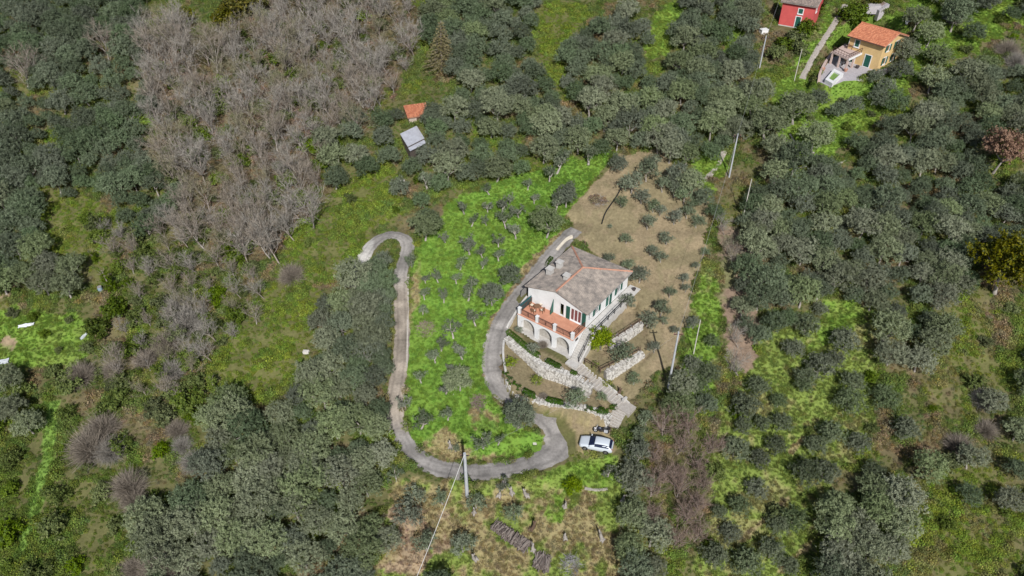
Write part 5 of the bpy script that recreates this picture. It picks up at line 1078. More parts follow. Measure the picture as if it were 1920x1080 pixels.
PR['citrus_tree'] = [olive_proto(650, 1.45, 1.15, 1.55, 5200, 14, .17, .55, .8, M_CIT, .1, -.85, (.34, .46)), olive_proto(651, 1.2, .8, 1.5, 1100, 8, .2, .5, .9, M_CIT, .08, -.6, (.35, .5))]
PR['oak_tree'] = [olive_proto(660, 2.7, 1.7, 3.6, 5200, 16, .26, .6, 2.2, M_RUSTL, .25, -.6), olive_proto(661, 3.4, 2.4, 3.6, 9500, 22, .26, .6, 2.2, M_GOLD, .3, -.6, (.25, .4))]
PR['box_ball'] = [shrub_proto(670, .34, .2, .25, 420, 4, .09, .6, M_HEDGE)]
def conifer():
    rng = np.random.default_rng(9); m = MB(); m.tube([(0, 0, -.5), (0, 0, 3), (0, 0, 7.6)], [.2, .14, .03], 7); C_ = []; N_ = []
    for k in range(17):
        z = 1.0 + k * .39; R = 2.7 * (1 - k / 18) + .2; nb = 9 if k < 12 else 6
        for i in range(nb):
            a = i * 6.283 / nb + k * .7 + rng.uniform(-.2, .2); dr = -.12 * R; m.tube([(0, 0, z), (R * math.cos(a), R * math.sin(a), z + dr)], [.035, .01], 3)
            s = rng.uniform(.15, 1, int(46 * R / 2.5) + 8); w_ = rng.normal(size=len(s)) * .16 * R * (1.1 - s)
            C_.append(np.stack([R * s * math.cos(a) - w_ * math.sin(a), R * s * math.sin(a) + w_ * math.cos(a), z + dr * s - .1 * np.abs(w_) + rng.normal(size=len(s)) * .05], 1))
    c = np.concatenate(C_); V, Q = leafquads(c, unit(rng.normal(size=c.shape) * .5 + np.array([0, 0, 1.])), rng.uniform(.2, .42, len(c)), rng.uniform(.06, .12, len(c)), rng)
    return m.mesh('trunk', M_BARKD, True), npmesh('needles', V, Q, M_CONI)
PR['conifer_tree'] = [conifer()]
HCEN = {'olive_tree': 2.9, 'young_olive_tree': 1.9, 'pruned_olive_tree': 1.9, 'field_olive_tree': 1.9, 'bare_tree': 3.6, 'reddish_bare_tree': 3.0, 'bare_shrub': .9, 'ivy_clad_tree': 3.4, 'scrub_bush': .6, 'citrus_tree': 1.7, 'oak_tree': 3.6, 'conifer_tree': 3.0, 'box_ball': .25}
RAD = {'olive_tree': 2.25, 'young_olive_tree': 1.75, 'pruned_olive_tree': 1.3, 'field_olive_tree': 1.45, 'bare_tree': 2.6, 'reddish_bare_tree': 2.2, 'bare_shrub': 1.6, 'ivy_clad_tree': 1.1, 'scrub_bush': 1.0, 'citrus_tree': 1.45, 'oak_tree': 2.7, 'conifer_tree': 2.7, 'box_ball': .34}
CATN = {'olive_tree': 'olive tree', 'young_olive_tree': 'olive tree', 'pruned_olive_tree': 'olive tree', 'field_olive_tree': 'olive tree', 'bare_tree': 'bare tree', 'reddish_bare_tree': 'bare tree', 'bare_shrub': 'shrub', 'ivy_clad_tree': 'ivy clad tree', 'scrub_bush': 'bush', 'citrus_tree': 'citrus tree', 'oak_tree': 'oak tree', 'conifer_tree': 'conifer', 'box_ball': 'shrub'}
PARTN = {'bare_tree': ('trunk', 'twigs'), 'reddish_bare_tree': ('trunk', 'twigs'), 'bare_shrub': ('stems', 'twigs'), 'scrub_bush': ('stems', 'foliage'), 'ivy_clad_tree': ('trunk', 'ivy'), 'conifer_tree': ('trunk', 'needles'), 'box_ball': ('stems', 'foliage')}
PLANTS = []                                           # (kind, base, scale, turn, tilt, variant, description, group)
def scale_px(q): zc = q[1] * math.cos(DEP) - (q[2] - CZ) * math.sin(DEP); return F / zc
def plant(kind, px, py, rpx=None, sc=None, desc='', group=None, var=None, flat=1.0):
    h = HCEN[kind]
    for _ in range(2):
        q = g1(px, py, h)
        s = sc if sc else rpx / (RAD[kind] * scale_px(q)); h = HCEN[kind] * s * (flat if flat < 1 else 1)
    PLANTS.append([kind, q, s, random.uniform(0, 6.28), (random.gauss(0, .05), random.gauss(0, .05)), random.randrange(len(PR[kind])) if var is None else var, desc, group])
def scatter(kind, poly, spacing, smin, smax, desc, group, holes=(), tries=26, vs=None):
    """fill a stretch of hillside with plants standing at least spacing metres apart"""
    poly = np.asarray(poly, float); n = 0; lo, hi = poly.min(0), poly.max(0); A = (hi - lo).prod() / 150.
    cand = RNG.uniform(lo, hi, size=(int(A / spacing ** 2 * tries) + 30, 2)); ok = inpoly(cand[:, 0], cand[:, 1], poly)
    for (ex, ey, rx, ry) in holes: ok &= ((cand[:, 0] - ex) / rx) ** 2 + ((cand[:, 1] - ey) / ry) ** 2 > 1
    cand = cand[ok]; W_ = G(cand[:, 0], cand[:, 1], HCEN[kind] * .95); acc = []
    old = np.array([p[1][:2] for p in PLANTS if p[0] not in ('scrub_bush', 'box_ball', 'bare_shrub')]) if PLANTS and kind not in ('scrub_bush',) else np.zeros((0, 2))
    for q in W_:
        if acc and np.min(np.hypot(*(np.array(acc) - q[:2]).T)) < spacing: continue
        if len(old) and np.min(np.hypot(*(old - q[:2]).T)) < spacing * .8: continue
        acc.append(q[:2]); s = random.uniform(smin, smax)
        PLANTS.append([kind, q, s, random.gauss(0, .7) if kind == 'bare_tree' else random.uniform(0, 6.28), (random.gauss(0, .07), random.gauss(0, .07)), random.choice(vs) if vs else random.randrange(3 if kind == 'scrub_bush' and random.random() < 2 else 6 if kind == 'olive_tree' and random.random() < .8 else len(PR[kind])), desc, group])
exec_lists = None
# single plants read off the photograph: (x, y, crown radius in photograph pixels)
D1 = 'pruned olive on the green lawn'; g1n = 'pruned olives on the lawn inside the drive'
for x, y, r in [(914, 385, 10), (941, 385, 13), (972, 390, 13), (882, 411, 12), (912, 411, 9), (950, 408, 17), (968, 430, 14), (834, 442, 10), (880, 456, 17), (935, 449, 12), (905, 470, 11), (935, 476, 12), (861, 490, 13), (902, 494, 10), (822, 516, 12), (855, 520, 11),
                (885, 527, 10), (876, 545, 16), (797, 522, 9), (795, 550, 11), (832, 555, 12), (792, 577, 11), (892, 595, 16), (850, 617, 17), (825, 642, 14), (772, 484, 13), (815, 667, 15), (867, 655, 17), (847, 687, 10), (835, 722, 15), (790, 707, 12), (760, 755, 14),
                (787, 785, 19), (840, 775, 14), (907, 822, 19), (932, 823, 12), (852, 838, 9), (990, 343, 11), (917, 350, 11), (1030, 323, 15), (1073, 353, 17), (1103, 283, 19), (797, 333, 18), (1043, 300, 20), (955, 370, 10), (1040, 380, 14), (1002, 372, 9), (870, 385, 12)]:
    plant('pruned_olive_tree', x, y, r, None, D1, g1n)
D2 = 'bushy grey-green olive on the green lawn'; g2n = 'leafy olives on the lawn inside the drive'
for x, y, r in [(1025, 412, 30), (955, 512, 23), (922, 547, 25), (860, 707, 27), (972, 772, 33), (795, 420, 30), (800, 405, 26), (1062, 362, 24), (1160, 303, 18)]: plant('olive_tree', x, y, r, None, D2, g2n)
D3 = 'small dark olive on the bare tan field'; g3n = 'small olives on the tan field'
for x, y, r in [(1217, 414, 15), (1266, 405, 15), (1309, 412, 14), (1175, 445, 11), (1251, 443, 14), (1222, 466, 13), (1241, 480, 12), (1142, 484, 12), (1179, 494, 13), (1199, 511, 19), (1322, 470, 9), (1305, 496, 8), (1282, 521, 10), (1286, 538, 9), (1257, 545, 12), (1242, 575, 17), (1216, 595, 18), (1176, 565, 15),
                (1227, 650, 12), (1170, 660, 23), (1300, 602, 14), (1267, 617, 10), (1205, 365, 16), (1227, 385, 13), (1245, 340, 17), (1187, 337, 22), (1215, 318, 20), (1240, 392, 11), (1225, 300, 17), (1268, 350, 17), (1285, 362, 18), (1290, 393, 14), (1166, 375, 12), (1190, 707, 14), (1245, 600, 9), (1144, 424, 5), (1298, 380, 13)]:
    plant('field_olive_tree', x, y, r, None, D3, g3n)
D4 = 'dark rounded young olive'; g4n = 'young olives on the grassy terraces'
for x, y, r in [(1403, 758, 27), (1462, 750, 17), (1470, 790, 19), (1457, 833, 19), (1380, 837, 27), (1425, 860, 19), (1420, 913, 21), (1387, 947, 21), (1350, 960, 15), (1460, 983, 21), (1490, 970, 24), (1563, 810, 25), (1527, 830, 21), (1613, 830, 21), (1510, 880, 29), (1550, 880, 24), (1593, 750, 27), (1660, 743, 27),
                (1423, 720, 22), (1507, 720, 16), (1403, 1053, 30), (1447, 1030, 24), (1515, 607, 24), (1537, 577, 15), (1588, 633, 27), (1540, 683, 28), (1510, 703, 21), (1600, 713, 21), (1567, 670, 18), (1330, 700, 22), (1310, 720, 20), (1300, 680, 18), (1430, 790, 16), (1335, 640, 14), (1490, 650, 20), (1370, 1000, 20), (1340, 1040, 24), (1480, 1060, 18), (1395, 800, 16), (1640, 880, 20), (1700, 800, 24)]:
    plant('young_olive_tree', x, y, r, None, D4, g4n)
D5 = 'spreading olive on the upper right slope'; g5n = 'olives on the slope round the yellow house'
for x, y, r in [(1497, 187, 36), (1570, 207, 19), (1603, 195, 19), (1647, 180, 21), (1683, 187, 23), (1530, 250, 29), (1443, 217, 38), (1540, 182, 19), (1607, 267, 23), (1493, 297, 34), (1642, 143, 17), (1693, 130, 23), (1700, 90, 25), (1827, 57, 21), (1897, 23, 16), (1747, 57, 25), (1797, 20, 30), (1760, 100, 25), (1753, 140, 28),
                (1665, 160, 18), (1720, 30, 24), (1500, 345, 30), (1460, 270, 28), (1545, 300, 26), (1560, 345, 28), (1455, 320, 26), (1300, 340, 26), (1320, 365, 20), (1275, 320, 22), (1340, 395, 18)]: plant('olive_tree', x, y, r, None, D5, g5n)
D6 = 'olive below the lowest drive bend'; g6n = 'olives below the lowest drive bend'
for x, y, r in [(742, 890, 15), (775, 925, 20), (795, 1015, 22), (868, 1018, 24), (893, 940, 18), (830, 930, 16), (965, 960, 18), (760, 960, 26), (1203, 812, 18), (1195, 846, 24), (1215, 782, 17), (1140, 880, 14), (940, 905, 13)]: plant('pruned_olive_tree' if r < 17 else 'field_olive_tree', x, y, r, None, ('pruned ' if r < 17 else 'leafy ') + D6, g6n)
for x, y, r in [(1190, 1070, 34), (820, 1095, 34)]: plant('olive_tree', x, y, r, None, 'dark olive crown at the bottom edge of the dry slope', 'olives at the bottom edge')
for x, y, r in [(808, 220, 20), (817, 258, 18), (820, 238, 22), (815, 205, 20), (745, 215, 16)]: plant('olive_tree', x, y, r, None, 'olive hiding the sheds', 'olives hiding the sheds')
for x, y, r in [(702, 500, 24), (722, 522, 22), (692, 532, 26), (668, 562, 27), (704, 562, 26), (640, 604, 28), (682, 602, 27), (716, 602, 22), (650, 650, 29), (692, 650, 27), (716, 660, 20), (622, 684, 28), (662, 700, 29), (700, 702, 24)]: plant('olive_tree', x, y, r, None, 'olive of the dense grove along the drive', 'olives of the grove along the drive')
plant('citrus_tree', 1128, 635, 23, None, 'dense round bright yellow-green citrus tree beside the white house', var=0)
plant('citrus_tree', 957, 678, 15, None, 'thin citrus tree beside the drive wall in the lower garden bed', var=1); plant('citrus_tree', 1008, 710, 14, None, 'small citrus tree in the middle of the lower garden bed', var=1)
plant('field_olive_tree', 1079, 743, 21, None, 'olive bush in the lower garden bed near the long steps'); plant('field_olive_tree', 1127, 742, 10, None, 'small olive right beside the long steps'); plant('field_olive_tree', 999, 650, 12, None, 'grey bush behind the upper hedge below the arches')
plant('field_olive_tree', 973, 618, 8, None, 'slim dark sapling at the drive corner of the arched terrace'); plant('bare_shrub', 1018, 645, 10, None, 'bare purplish rose bush below the middle arch'); plant('bare_shrub', 1018, 742, 10, None, 'bare twiggy bush behind the lower hedge'); 
plant('bare_shrub', 1080, 690, 6, None, 'tiny bare bush by the top of the long steps')
plant('oak_tree', 1880, 278, 40, None, 'oak full of dead brown leaves at the rim of the right grove', var=0); plant('oak_tree', 1893, 500, 48, None, 'big dark golden-green oak in shade beside the bramble slope', var=1)
plant('conifer_tree', 825, 100, 34, None, 'yellowish layered conifer rising beside the bare wood'); plant('citrus_tree', 1076, 910, 17, None, 'bright yellow-green bush on the bank below the white car', var=0)
plant('scrub_bush', 1603, 26, 24, None, 'large yellow-green bush between the path and the garden steps', var=1); plant('scrub_bush', 1590, 30, 17, None, 'dark green bush beside the path above the yellow house', var=0); plant('scrub_bush', 1615, 12, 14, None, 'golden bush under the parking slab', var=3); plant('scrub_bush', 1640, 12, 12, None, 'brownish bush beside the top of the garden steps', var=3)
for x, y, r, lab in [(1510, 55, 18, 'bush at the corner of the red house next to the green door'), (1490, 75, 18, 'bush below the red house door'), (1470, 85, 16, 'bush beside the white storage box'), (1500, 95, 15, 'bush above the thin pale pole'), (1455, 100, 18, 'bush close to the pole below the red house')]: plant('scrub_bush', x, y, r, None, 'olive-green ' + lab, var=0)
for x, y, lab in [(949, 701, 'uppermost of the balls beside the drive wall'), (955, 711, 'second of the balls beside the drive wall'), (962, 719, 'third of the balls beside the drive wall'), (972, 727, 'lowest of the balls beside the drive wall'), (1102, 766, 'at the far end of the bed from the steps'), (1112, 768, 'touching the oval hedge'), (1144, 766, 'between the oval hedge and the steps'), (1152, 763, 'right against the steps')]:
    plant('box_ball', x, y, 5.5, None, 'clipped box ball ' + lab, 'clipped box balls in the garden beds')
# bigger twiggy shrubs and scrub
D7 = 'rounded bare pinkish-grey shrub'; g7n = 'bare shrubs on the left slope'
for x, y, r in [(165, 832, 42), (240, 905, 36), (190, 795, 34), (205, 840, 30), (360, 860, 26), (330, 800, 24), (340, 830, 20), (250, 935, 26), (310, 640, 30), (350, 600, 32), (330, 570, 28), (545, 510, 26), (320, 690, 26), (270, 670, 24), (210, 690, 22), (150, 700, 30), (290, 1060, 36), (330, 1050, 34), (250, 1060, 26), (1560, 1060, 20), (1845, 745, 24), (1850, 800, 24), (1800, 830, 28), (1890, 90, 24), (1905, 110, 20), (1790, 30, 18)]:
    plant('bare_shrub', x, y, r, None, D7, g7n)
# groves, woods and scrub; the polygons run a little past the frame
OL = 'olive_tree'
HOLES_A = [(118, 268, 40, 17), (80, 118, 22, 10), (262, 213, 22, 15), (190, 75, 36, 22), (28, 130, 30, 26), (110, 430, 40, 70)]
scatter(OL, [(-90, -30), (255, -30), (270, 60), (262, 130), (275, 150), (285, 200), (255, 250), (300, 300), (328, 340), (320, 398), (270, 420), (235, 400), (205, 365), (150, 345), (75, 362), (60, 450), (30, 490), (-90, 500)], 2.3, .52, 1.05, 'grey-green olive of the dense upper grove', 'olives of the dense upper grove', HOLES_A, vs=(6, 7, 8, 9, 6, 7, 8, 9, 7, 8, 1))
scatter(OL, [(-60, 445), (40, 430), (110, 450), (148, 510), (152, 545), (110, 575), (60, 535), (0, 525), (-60, 540)], 3.1, .9, 1.2, 'greyish olive above the garden clearing', 'olives above the garden clearing')
scatter(OL, [(-80, 690), (20, 690), (50, 740), (60, 790), (10, 800), (-80, 800)], 3.2, .8, 1.1, 'greyish olive near the grassy path', 'olives near the grassy path')
scatter(OL, [(690, 484), (720, 472), (728, 500), (726, 560), (722, 640), (724, 690), (708, 745), (712, 790), (728, 828), (722, 866), (696, 890), (715, 950), (740, 1010), (700, 1040), (690, 1130), (270, 1130), (268, 965), (300, 940), (350, 935), (375, 880), (400, 850), (380, 780), (430, 740), (480, 830), (505, 770), (560, 705), (595, 640), (605, 560), (640, 530)], 2.25, .55, 1.15, 'olive of the dense grove along the drive', 'olives of the grove along the drive', [(700, 930, 12, 14)])
scatter(OL, [(800, -30), (1000, -30), (1010, 20), (985, 50), (1000, 110), (1020, 150), (1050, 190), (1060, 230), (1070, 255), (1050, 290), (1000, 300), (960, 312), (905, 325), (870, 340), (840, 320), (800, 300), (805, 250), (812, 205), (855, 180), (858, 130), (800, 60)], 2.4, .55, 1.15, 'silvery olive of the grove above the lawn', 'olives above the lawn', [(755, 250, 34, 60), (825, 100, 30, 40), (920, 110, 25, 18)])
scatter(OL, [(640, 200), (720, 215), (742, 250), (738, 290), (700, 305), (640, 320), (600, 350), (600, 300), (615, 250)], 3.1, .8, 1.1, 'olive in the clump beside the metal shed', 'olives beside the metal shed', [(770, 255, 42, 50)])
scatter(OL, [(760, 300), (790, 300), (830, 340), (800, 365), (760, 380), (745, 340)], 3.0, .6, .9, 'small olive below the metal shed', 'olives below the metal shed')
scatter(OL, [(1055, 95), (1110, 35), (1180, 20), (1215, 60), (1200, 105), (1235, 135), (1290, 105), (1262, 60), (1285, 20), (1290, -30), (1405, -30), (1420, 70), (1400, 135), (1440, 170), (1425, 235), (1365, 255), (1345, 285), (1310, 315), (1290, 290), (1250, 278), (1170, 262), (1120, 285), (1070, 275), (1080, 195), (1060, 155)], 2.4, .55, 1.18, 'olive of the grove above the tan field', 'olives uphill of the tan field', [(1372, 65, 20, 32), (1440, 60, 22, 20), (1062, 172, 10, 14), (1330, 300, 30, 24)])
scatter(OL, [(1490, 335), (1560, 300), (1620, 305), (1660, 220), (1725, 205), (1770, 165), (1850, 115), (2000, 130), (2000, 240), (1850, 245), (1832, 310), (1850, 345), (2000, 345), (2000, 440), (1850, 440), (1820, 520), (1790, 560), (1740, 625), (1640, 560), (1590, 540), (1540, 558), (1470, 590), (1430, 625), (1395, 600), (1400, 500), (1385, 400), (1440, 345)], 2.35, .55, 1.15, 'olive of the large right grove', 'olives of the large grove', [(1600, 300, 22, 10)], vs=(0, 1, 2, 3, 4, 5, 6, 7, 8, 9))
scatter(OL, [(1560, 930), (1640, 895), (1695, 930), (1690, 1010), (1660, 1130), (1560, 1130), (1540, 1000)], 2.7, .8, 1.15, 'pale grey olive of the lower clump', 'pale olives of the lower clump')
scatter(OL, [(1650, 800), (1700, 790), (1760, 850), (1850, 850), (2000, 860), (2000, 950), (1850, 950), (1790, 900), (1700, 890)], 4.6, .65, .95, 'grey olive among the lower brambles', 'olives among the brambles', [(1790, 800, 40, 40)])
scatter(OL, [(1840, 700), (2000, 640), (2000, 840), (1870, 800)], 4.2, .7, 1.0, 'grey olive near the oak slope', 'olives beside the oak slope')
scatter(OL, [(1640, 590), (1700, 600), (1700, 640), (1640, 700), (1660, 640)], 3.2, .8, 1.1, 'olive at the large grove rim', 'olives of the large grove')
scatter(OL, [(1740, 610), (1780, 600), (1770, 670), (1730, 690), (1700, 680)], 2.8, .9, 1.2, 'big grey olive in the bramble gap', 'olives beside the bramble gap')
scatter(OL, [(1192, 815), (1215, 775), (1240, 745), (1290, 700), (1325, 730), (1330, 765), (1240, 775), (1215, 840), (1225, 930), (1232, 1130), (1185, 1130), (1178, 960), (1158, 900)], 2.9, .7, 1.0, 'dark olive beside reddish bare trees', 'olives beside the reddish bare trees')
scatter(OL, [(1700, -30), (2000, -30), (2000, 20), (1880, 10), (1760, 0)], 3.6, .8, 1.1, 'olive on the upper right hillside', 'olives of the upper right edge')
BT = 'bare_tree'
scatter(BT, [(275, 40), (330, 30), (400, 60), (470, 55), (500, -30), (770, -30), (785, 60), (742, 150), (690, 200), (640, 255), (600, 330), (572, 430), (520, 485), (450, 470), (400, 440), (330, 420), (325, 340), (300, 290), (290, 200), (268, 140)], 2.6, .65, 1.25, 'leafless tree of the bare wood', 'leafless trees of the bare wood', [(440, 20, 40, 25), (255, 213, 16, 15), (372, 120, 16, 34), (420, 205, 18, 34), (345, 205, 16, 26), (640, 120, 12, 44), (700, 70, 12, 44), (520, 100, 14, 26), (560, 230, 20, 22), (470, 300, 16, 28), (390, 330, 18, 22), (600, 180, 12, 30), (330, 90, 14, 14), (540, 340, 14, 22)], 30)
scatter(BT, [(180, 400), (320, 410), (420, 440), (500, 520), (470, 580), (400, 640), (300, 720), (230, 720), (200, 660), (240, 560), (215, 480)], 2.7, .45, .8, 'leafless tree among the scrub', 'leafless trees among the scrub')
scatter(BT, [(1348, 400), (1385, 395), (1405, 470), (1430, 560), (1425, 640), (1400, 690), (1390, 600), (1380, 500), (1355, 460)], 2.6, .5, .75, 'leafless tree beside the tan field', 'leafless trees beside the tan field')
for x, y, r in [(190, 78, 30), (30, 120, 34), (60, 110, 24), (205, 690, 30), (310, 65, 40), (500, 440, 40), (470, 420, 36)]: plant(BT, x, y, r, None, 'spreading pale leafless tree among evergreens', 'single leafless trees', 1)
scatter('reddish_bare_tree', [(1215, 800), (1260, 765), (1330, 800), (1345, 900), (1310, 995), (1245, 1005), (1225, 920)], 2.3, .7, 1.05, 'reddish leafless tree below the steps', 'reddish leafless trees')
scatter('ivy_clad_tree', [(290, 120), (420, 60), (500, 60), (760, -10), (760, 100), (640, 250), (560, 400), (440, 440), (330, 330)], 3.4, .5, 1.1, 'ivy covered tree in the bare wood', 'ivy covered trees of the bare wood', (), 8)
scatter('ivy_clad_tree', [(160, 420), (420, 440), (480, 540), (400, 720), (300, 760), (200, 640)], 3.8, .4, .8, 'ivy covered trunk among the scrub', 'ivy covered trees among the scrub', (), 8)
for x, y, r in [(440, 20, 30), (470, 15, 26), (420, 35, 22), (345, 30, 18), (435, 65, 16)]: plant('scrub_bush', x, y, r, None, 'golden bush at the wood top', 'golden bushes at the top of the wood', 3)
scatter('scrub_bush', [(150, 400), (430, 430), (505, 500), (440, 600), (390, 690), (370, 760), (300, 790), (190, 740), (150, 640), (230, 540)], 2.6, .6, 1.7, 'green bush in the scrub', 'green bushes of the scrub', (), 20)
scatter('scrub_bush', [(290, 60), (420, 60), (500, 30), (760, -10), (770, 80), (640, 250), (560, 410), (440, 450), (330, 400)], 3.2, .7, 1.8, 'green bush under the bare wood', 'green bushes under the bare wood', (), 20, (0, 1, 0))
scatter(OL, [(330, 60), (760, 0), (740, 120), (600, 320), (500, 440), (400, 400)], 7.0, .5, .85, 'small olive inside the bare wood', 'olives inside the bare wood', (), 8)
scatter('scrub_bush', [(-60, 690), (150, 690), (420, 760), (480, 830), (360, 930), (250, 1090), (-60, 1090)], 3.6, .6, 1.6, 'low green bush on the bramble slope', 'low bushes of the bramble slope', [(70, 900, 30, 150)], 14)
scatter('scrub_bush', [(1640, 700), (1760, 580), (1850, 540), (1960, 620), (1960, 1090), (1500, 1090), (1300, 1090), (1280, 960), (1360, 780)], 7.0, .5, 1.2, 'low bush on the lower right slope', 'low bushes of the lower right slope', (), 14)
scatter('scrub_bush', [(1690, 10), (1960, -20), (1960, 130), (1760, 130), (1700, 200), (1500, 330), (1440, 240)], 5.0, .5, 1.2, 'low bush near the yellow house', 'low bushes near the yellow house', [(1610, 110, 90, 70), (1490, 40, 60, 60)], 14)
scatter('scrub_bush', [(560, 440), (740, 300), (780, 330), (850, 340), (740, 400), (660, 520)], 6.5, .5, .9, 'low bush above the drive', 'low bushes above the drive', [(745, 440, 40, 40)], 14)
scatter('scrub_bush', [(-60, 580), (160, 570), (190, 640), (150, 690), (-60, 690)], 3.2, .4, .8, 'small bush in the garden clearing', 'small bushes of the garden clearing', (), 14)
# ------------------------------------------------------------------ every plant an object, told apart by the landmark it stands closest to
LAND = {'the white house': (1085, 560), 'the white car': (1118, 833), 'the thick concrete pole': (876, 928), 'the tall grey pole': (1253, 725), 'the yellow house': (1635, 120), 'the red house': (1490, 48),
        'the metal shed': (775, 262), 'the small brick hut': (783, 222), 'the pole by the footpath': (1367, 332), 'the long log pile': (958, 1006), 'the white end of the drive': (668, 515), 'the upper drive bend': (735, 437),
        'the upper end of the drive': (1079, 430), 'the black hose': (1150, 378), 'the plastic sheet': (50, 612), 'the grassy path': (85, 860), 'the conifer': (825, 120), 'the brown leaved oak': (1880, 300), 'the golden-green oak': (1893, 530),
        'the water barrel': (190, 547), 'the thin pole by the tan field': (1392, 412), 'the thin pole on the bank': (1300, 665), 'the round citrus tree': (1128, 640), 'the landing of the steps': (1175, 760), 'the lowest drive bend': (800, 872), 'the widest drive bend': (1060, 830),
        'the upper left corner': (15, 15), 'the middle of the left edge': (15, 430), 'the lower left corner': (15, 1060), 'the lower right corner': (1900, 1060), 'the upper right corner': (1900, 20), 'the middle of the right edge': (1905, 640),
        'the golden bushes': (440, 50), 'the top edge centre': (960, 10), 'the bottom edge centre': (960, 1065), 'the white boulder': (754, 342), 'the pale boulder': (575, 662), 'the rounded bare shrubs': (165, 860), 'the pale stone edges': (1497, 275), 'the storage box': (1431, 63)}
LP = {k: g1(*v)[:2] for k, v in LAND.items()}
ORD = ['closest', 'second closest', 'third closest', 'fourth closest', 'fifth closest', 'sixth closest', 'seventh closest', 'eighth closest', 'ninth closest', 'tenth closest', 'eleventh closest', 'twelfth closest', 'thirteenth closest', 'fourteenth closest', 'fifteenth closest', 'sixteenth closest', 'seventeenth closest', 'eighteenth closest', 'nineteenth closest', 'twentieth closest'] + [f'twenty-{w} closest' for w in ('first', 'second', 'third', 'fourth', 'fifth', 'sixth', 'seventh', 'eighth', 'ninth')] + ['thirtieth closest']
def frame_of(p): return proj(p[1][0], p[1][1], p[1][2] + HCEN[p[0]] * p[2])
for p in PLANTS:
    x, y = frame_of(p); p += [bool(-25 < x < 1945 and -25 < y < 1108)]
olives = [p for p in PLANTS if p[0] == 'olive_tree']
keep = sorted([p for p in olives if p[8]], key=lambda p: -p[2] * scale_px(p[1]))[:300]; kid = {id(p) for p in keep}
REST = [p for p in olives if id(p) not in kid]
THINGS = [p for p in PLANTS if (p[0] != 'olive_tree' and p[8]) or id(p) in kid]
for p in THINGS:                                      # words for what sets look-alikes apart at a glance
    if p[0] == 'bare_tree' and p[6].startswith('leafless tree'): p[6] = ('grey ', 'pinkish ', 'grey ', 'greenish ', 'pinkish ', 'grey ')[p[5]] + p[6]
    elif p[0] in ('olive_tree', 'young_olive_tree', 'pruned_olive_tree', 'scrub_bush') and p[7] and 'big' not in p[6] and 'small' not in p[6]: r_ = p[2] / np.median([q[2] for q in PLANTS if q[0] == p[0]]); p[6] = ('large ' if r_ > 1.15 else 'small ' if r_ < .85 else '') + p[6]
by = {}
for p in THINGS: by.setdefault(p[0], []).append(p)
LABEL = {}
NL = lambda s: len(s.split())
for kind, ps in by.items():
    for dsc in {p[6] for p in ps}:
        grp = [p for p in ps if p[6] == dsc]
        if not grp[0][7] or kind == 'box_ball':
            for p in grp: LABEL[id(p)] = p[6]
            continue
        best = {id(p): (999, '') for p in grp}       # the landmark by which each plant ranks first
        for k in LP:
            for i, p in enumerate(sorted(grp, key=lambda p: np.hypot(*(LP[k] - p[1][:2])))):
                if i < len(ORD) and NL(f'{dsc}, {ORD[i]} to {k}') <= 16 and i < best[id(p)][0]: best[id(p)] = (i, f'{dsc}, {ORD[i]} to {k}')
        fr_ = {id(p): frame_of(p) for p in grp}
        for k, f_ in (('the top edge', lambda p: fr_[id(p)][1]), ('the bottom edge', lambda p: -fr_[id(p)][1]), ('the left edge', lambda p: fr_[id(p)][0]), ('the right edge', lambda p: -fr_[id(p)][0])):
            for i, p in enumerate(sorted(grp, key=f_)):
                if i < len(ORD) and NL(f'{dsc}, {ORD[i]} to {k}') <= 16 and i < best[id(p)][0]: best[id(p)] = (i, f'{dsc}, {ORD[i]} to {k}')
        for p in grp: LABEL[id(p)] = best[id(p)][1] or f'{dsc}, in the middle of its kind'
protos = {}
for p in THINGS:
    kind, q, s, rz, tilt, var, dsc, grp = p[:8]
    key = (kind, var)
    if key not in protos:
        root = empty(kind); pn = PARTN.get(kind, ('trunk', 'crown'))
        for nm, me_ in zip(pn, PR[kind][var]): link(nm, me_, root)
        protos[key] = root
    else: root = copy_tree(protos[key])
    root.location = tuple(q); root.rotation_euler = (tilt[0], tilt[1], rz); k2 = random.uniform(.9, 1.12); root.scale = (s, s, s * k2)
    tag(root, LABEL[id(p)], CATN[kind], grp)

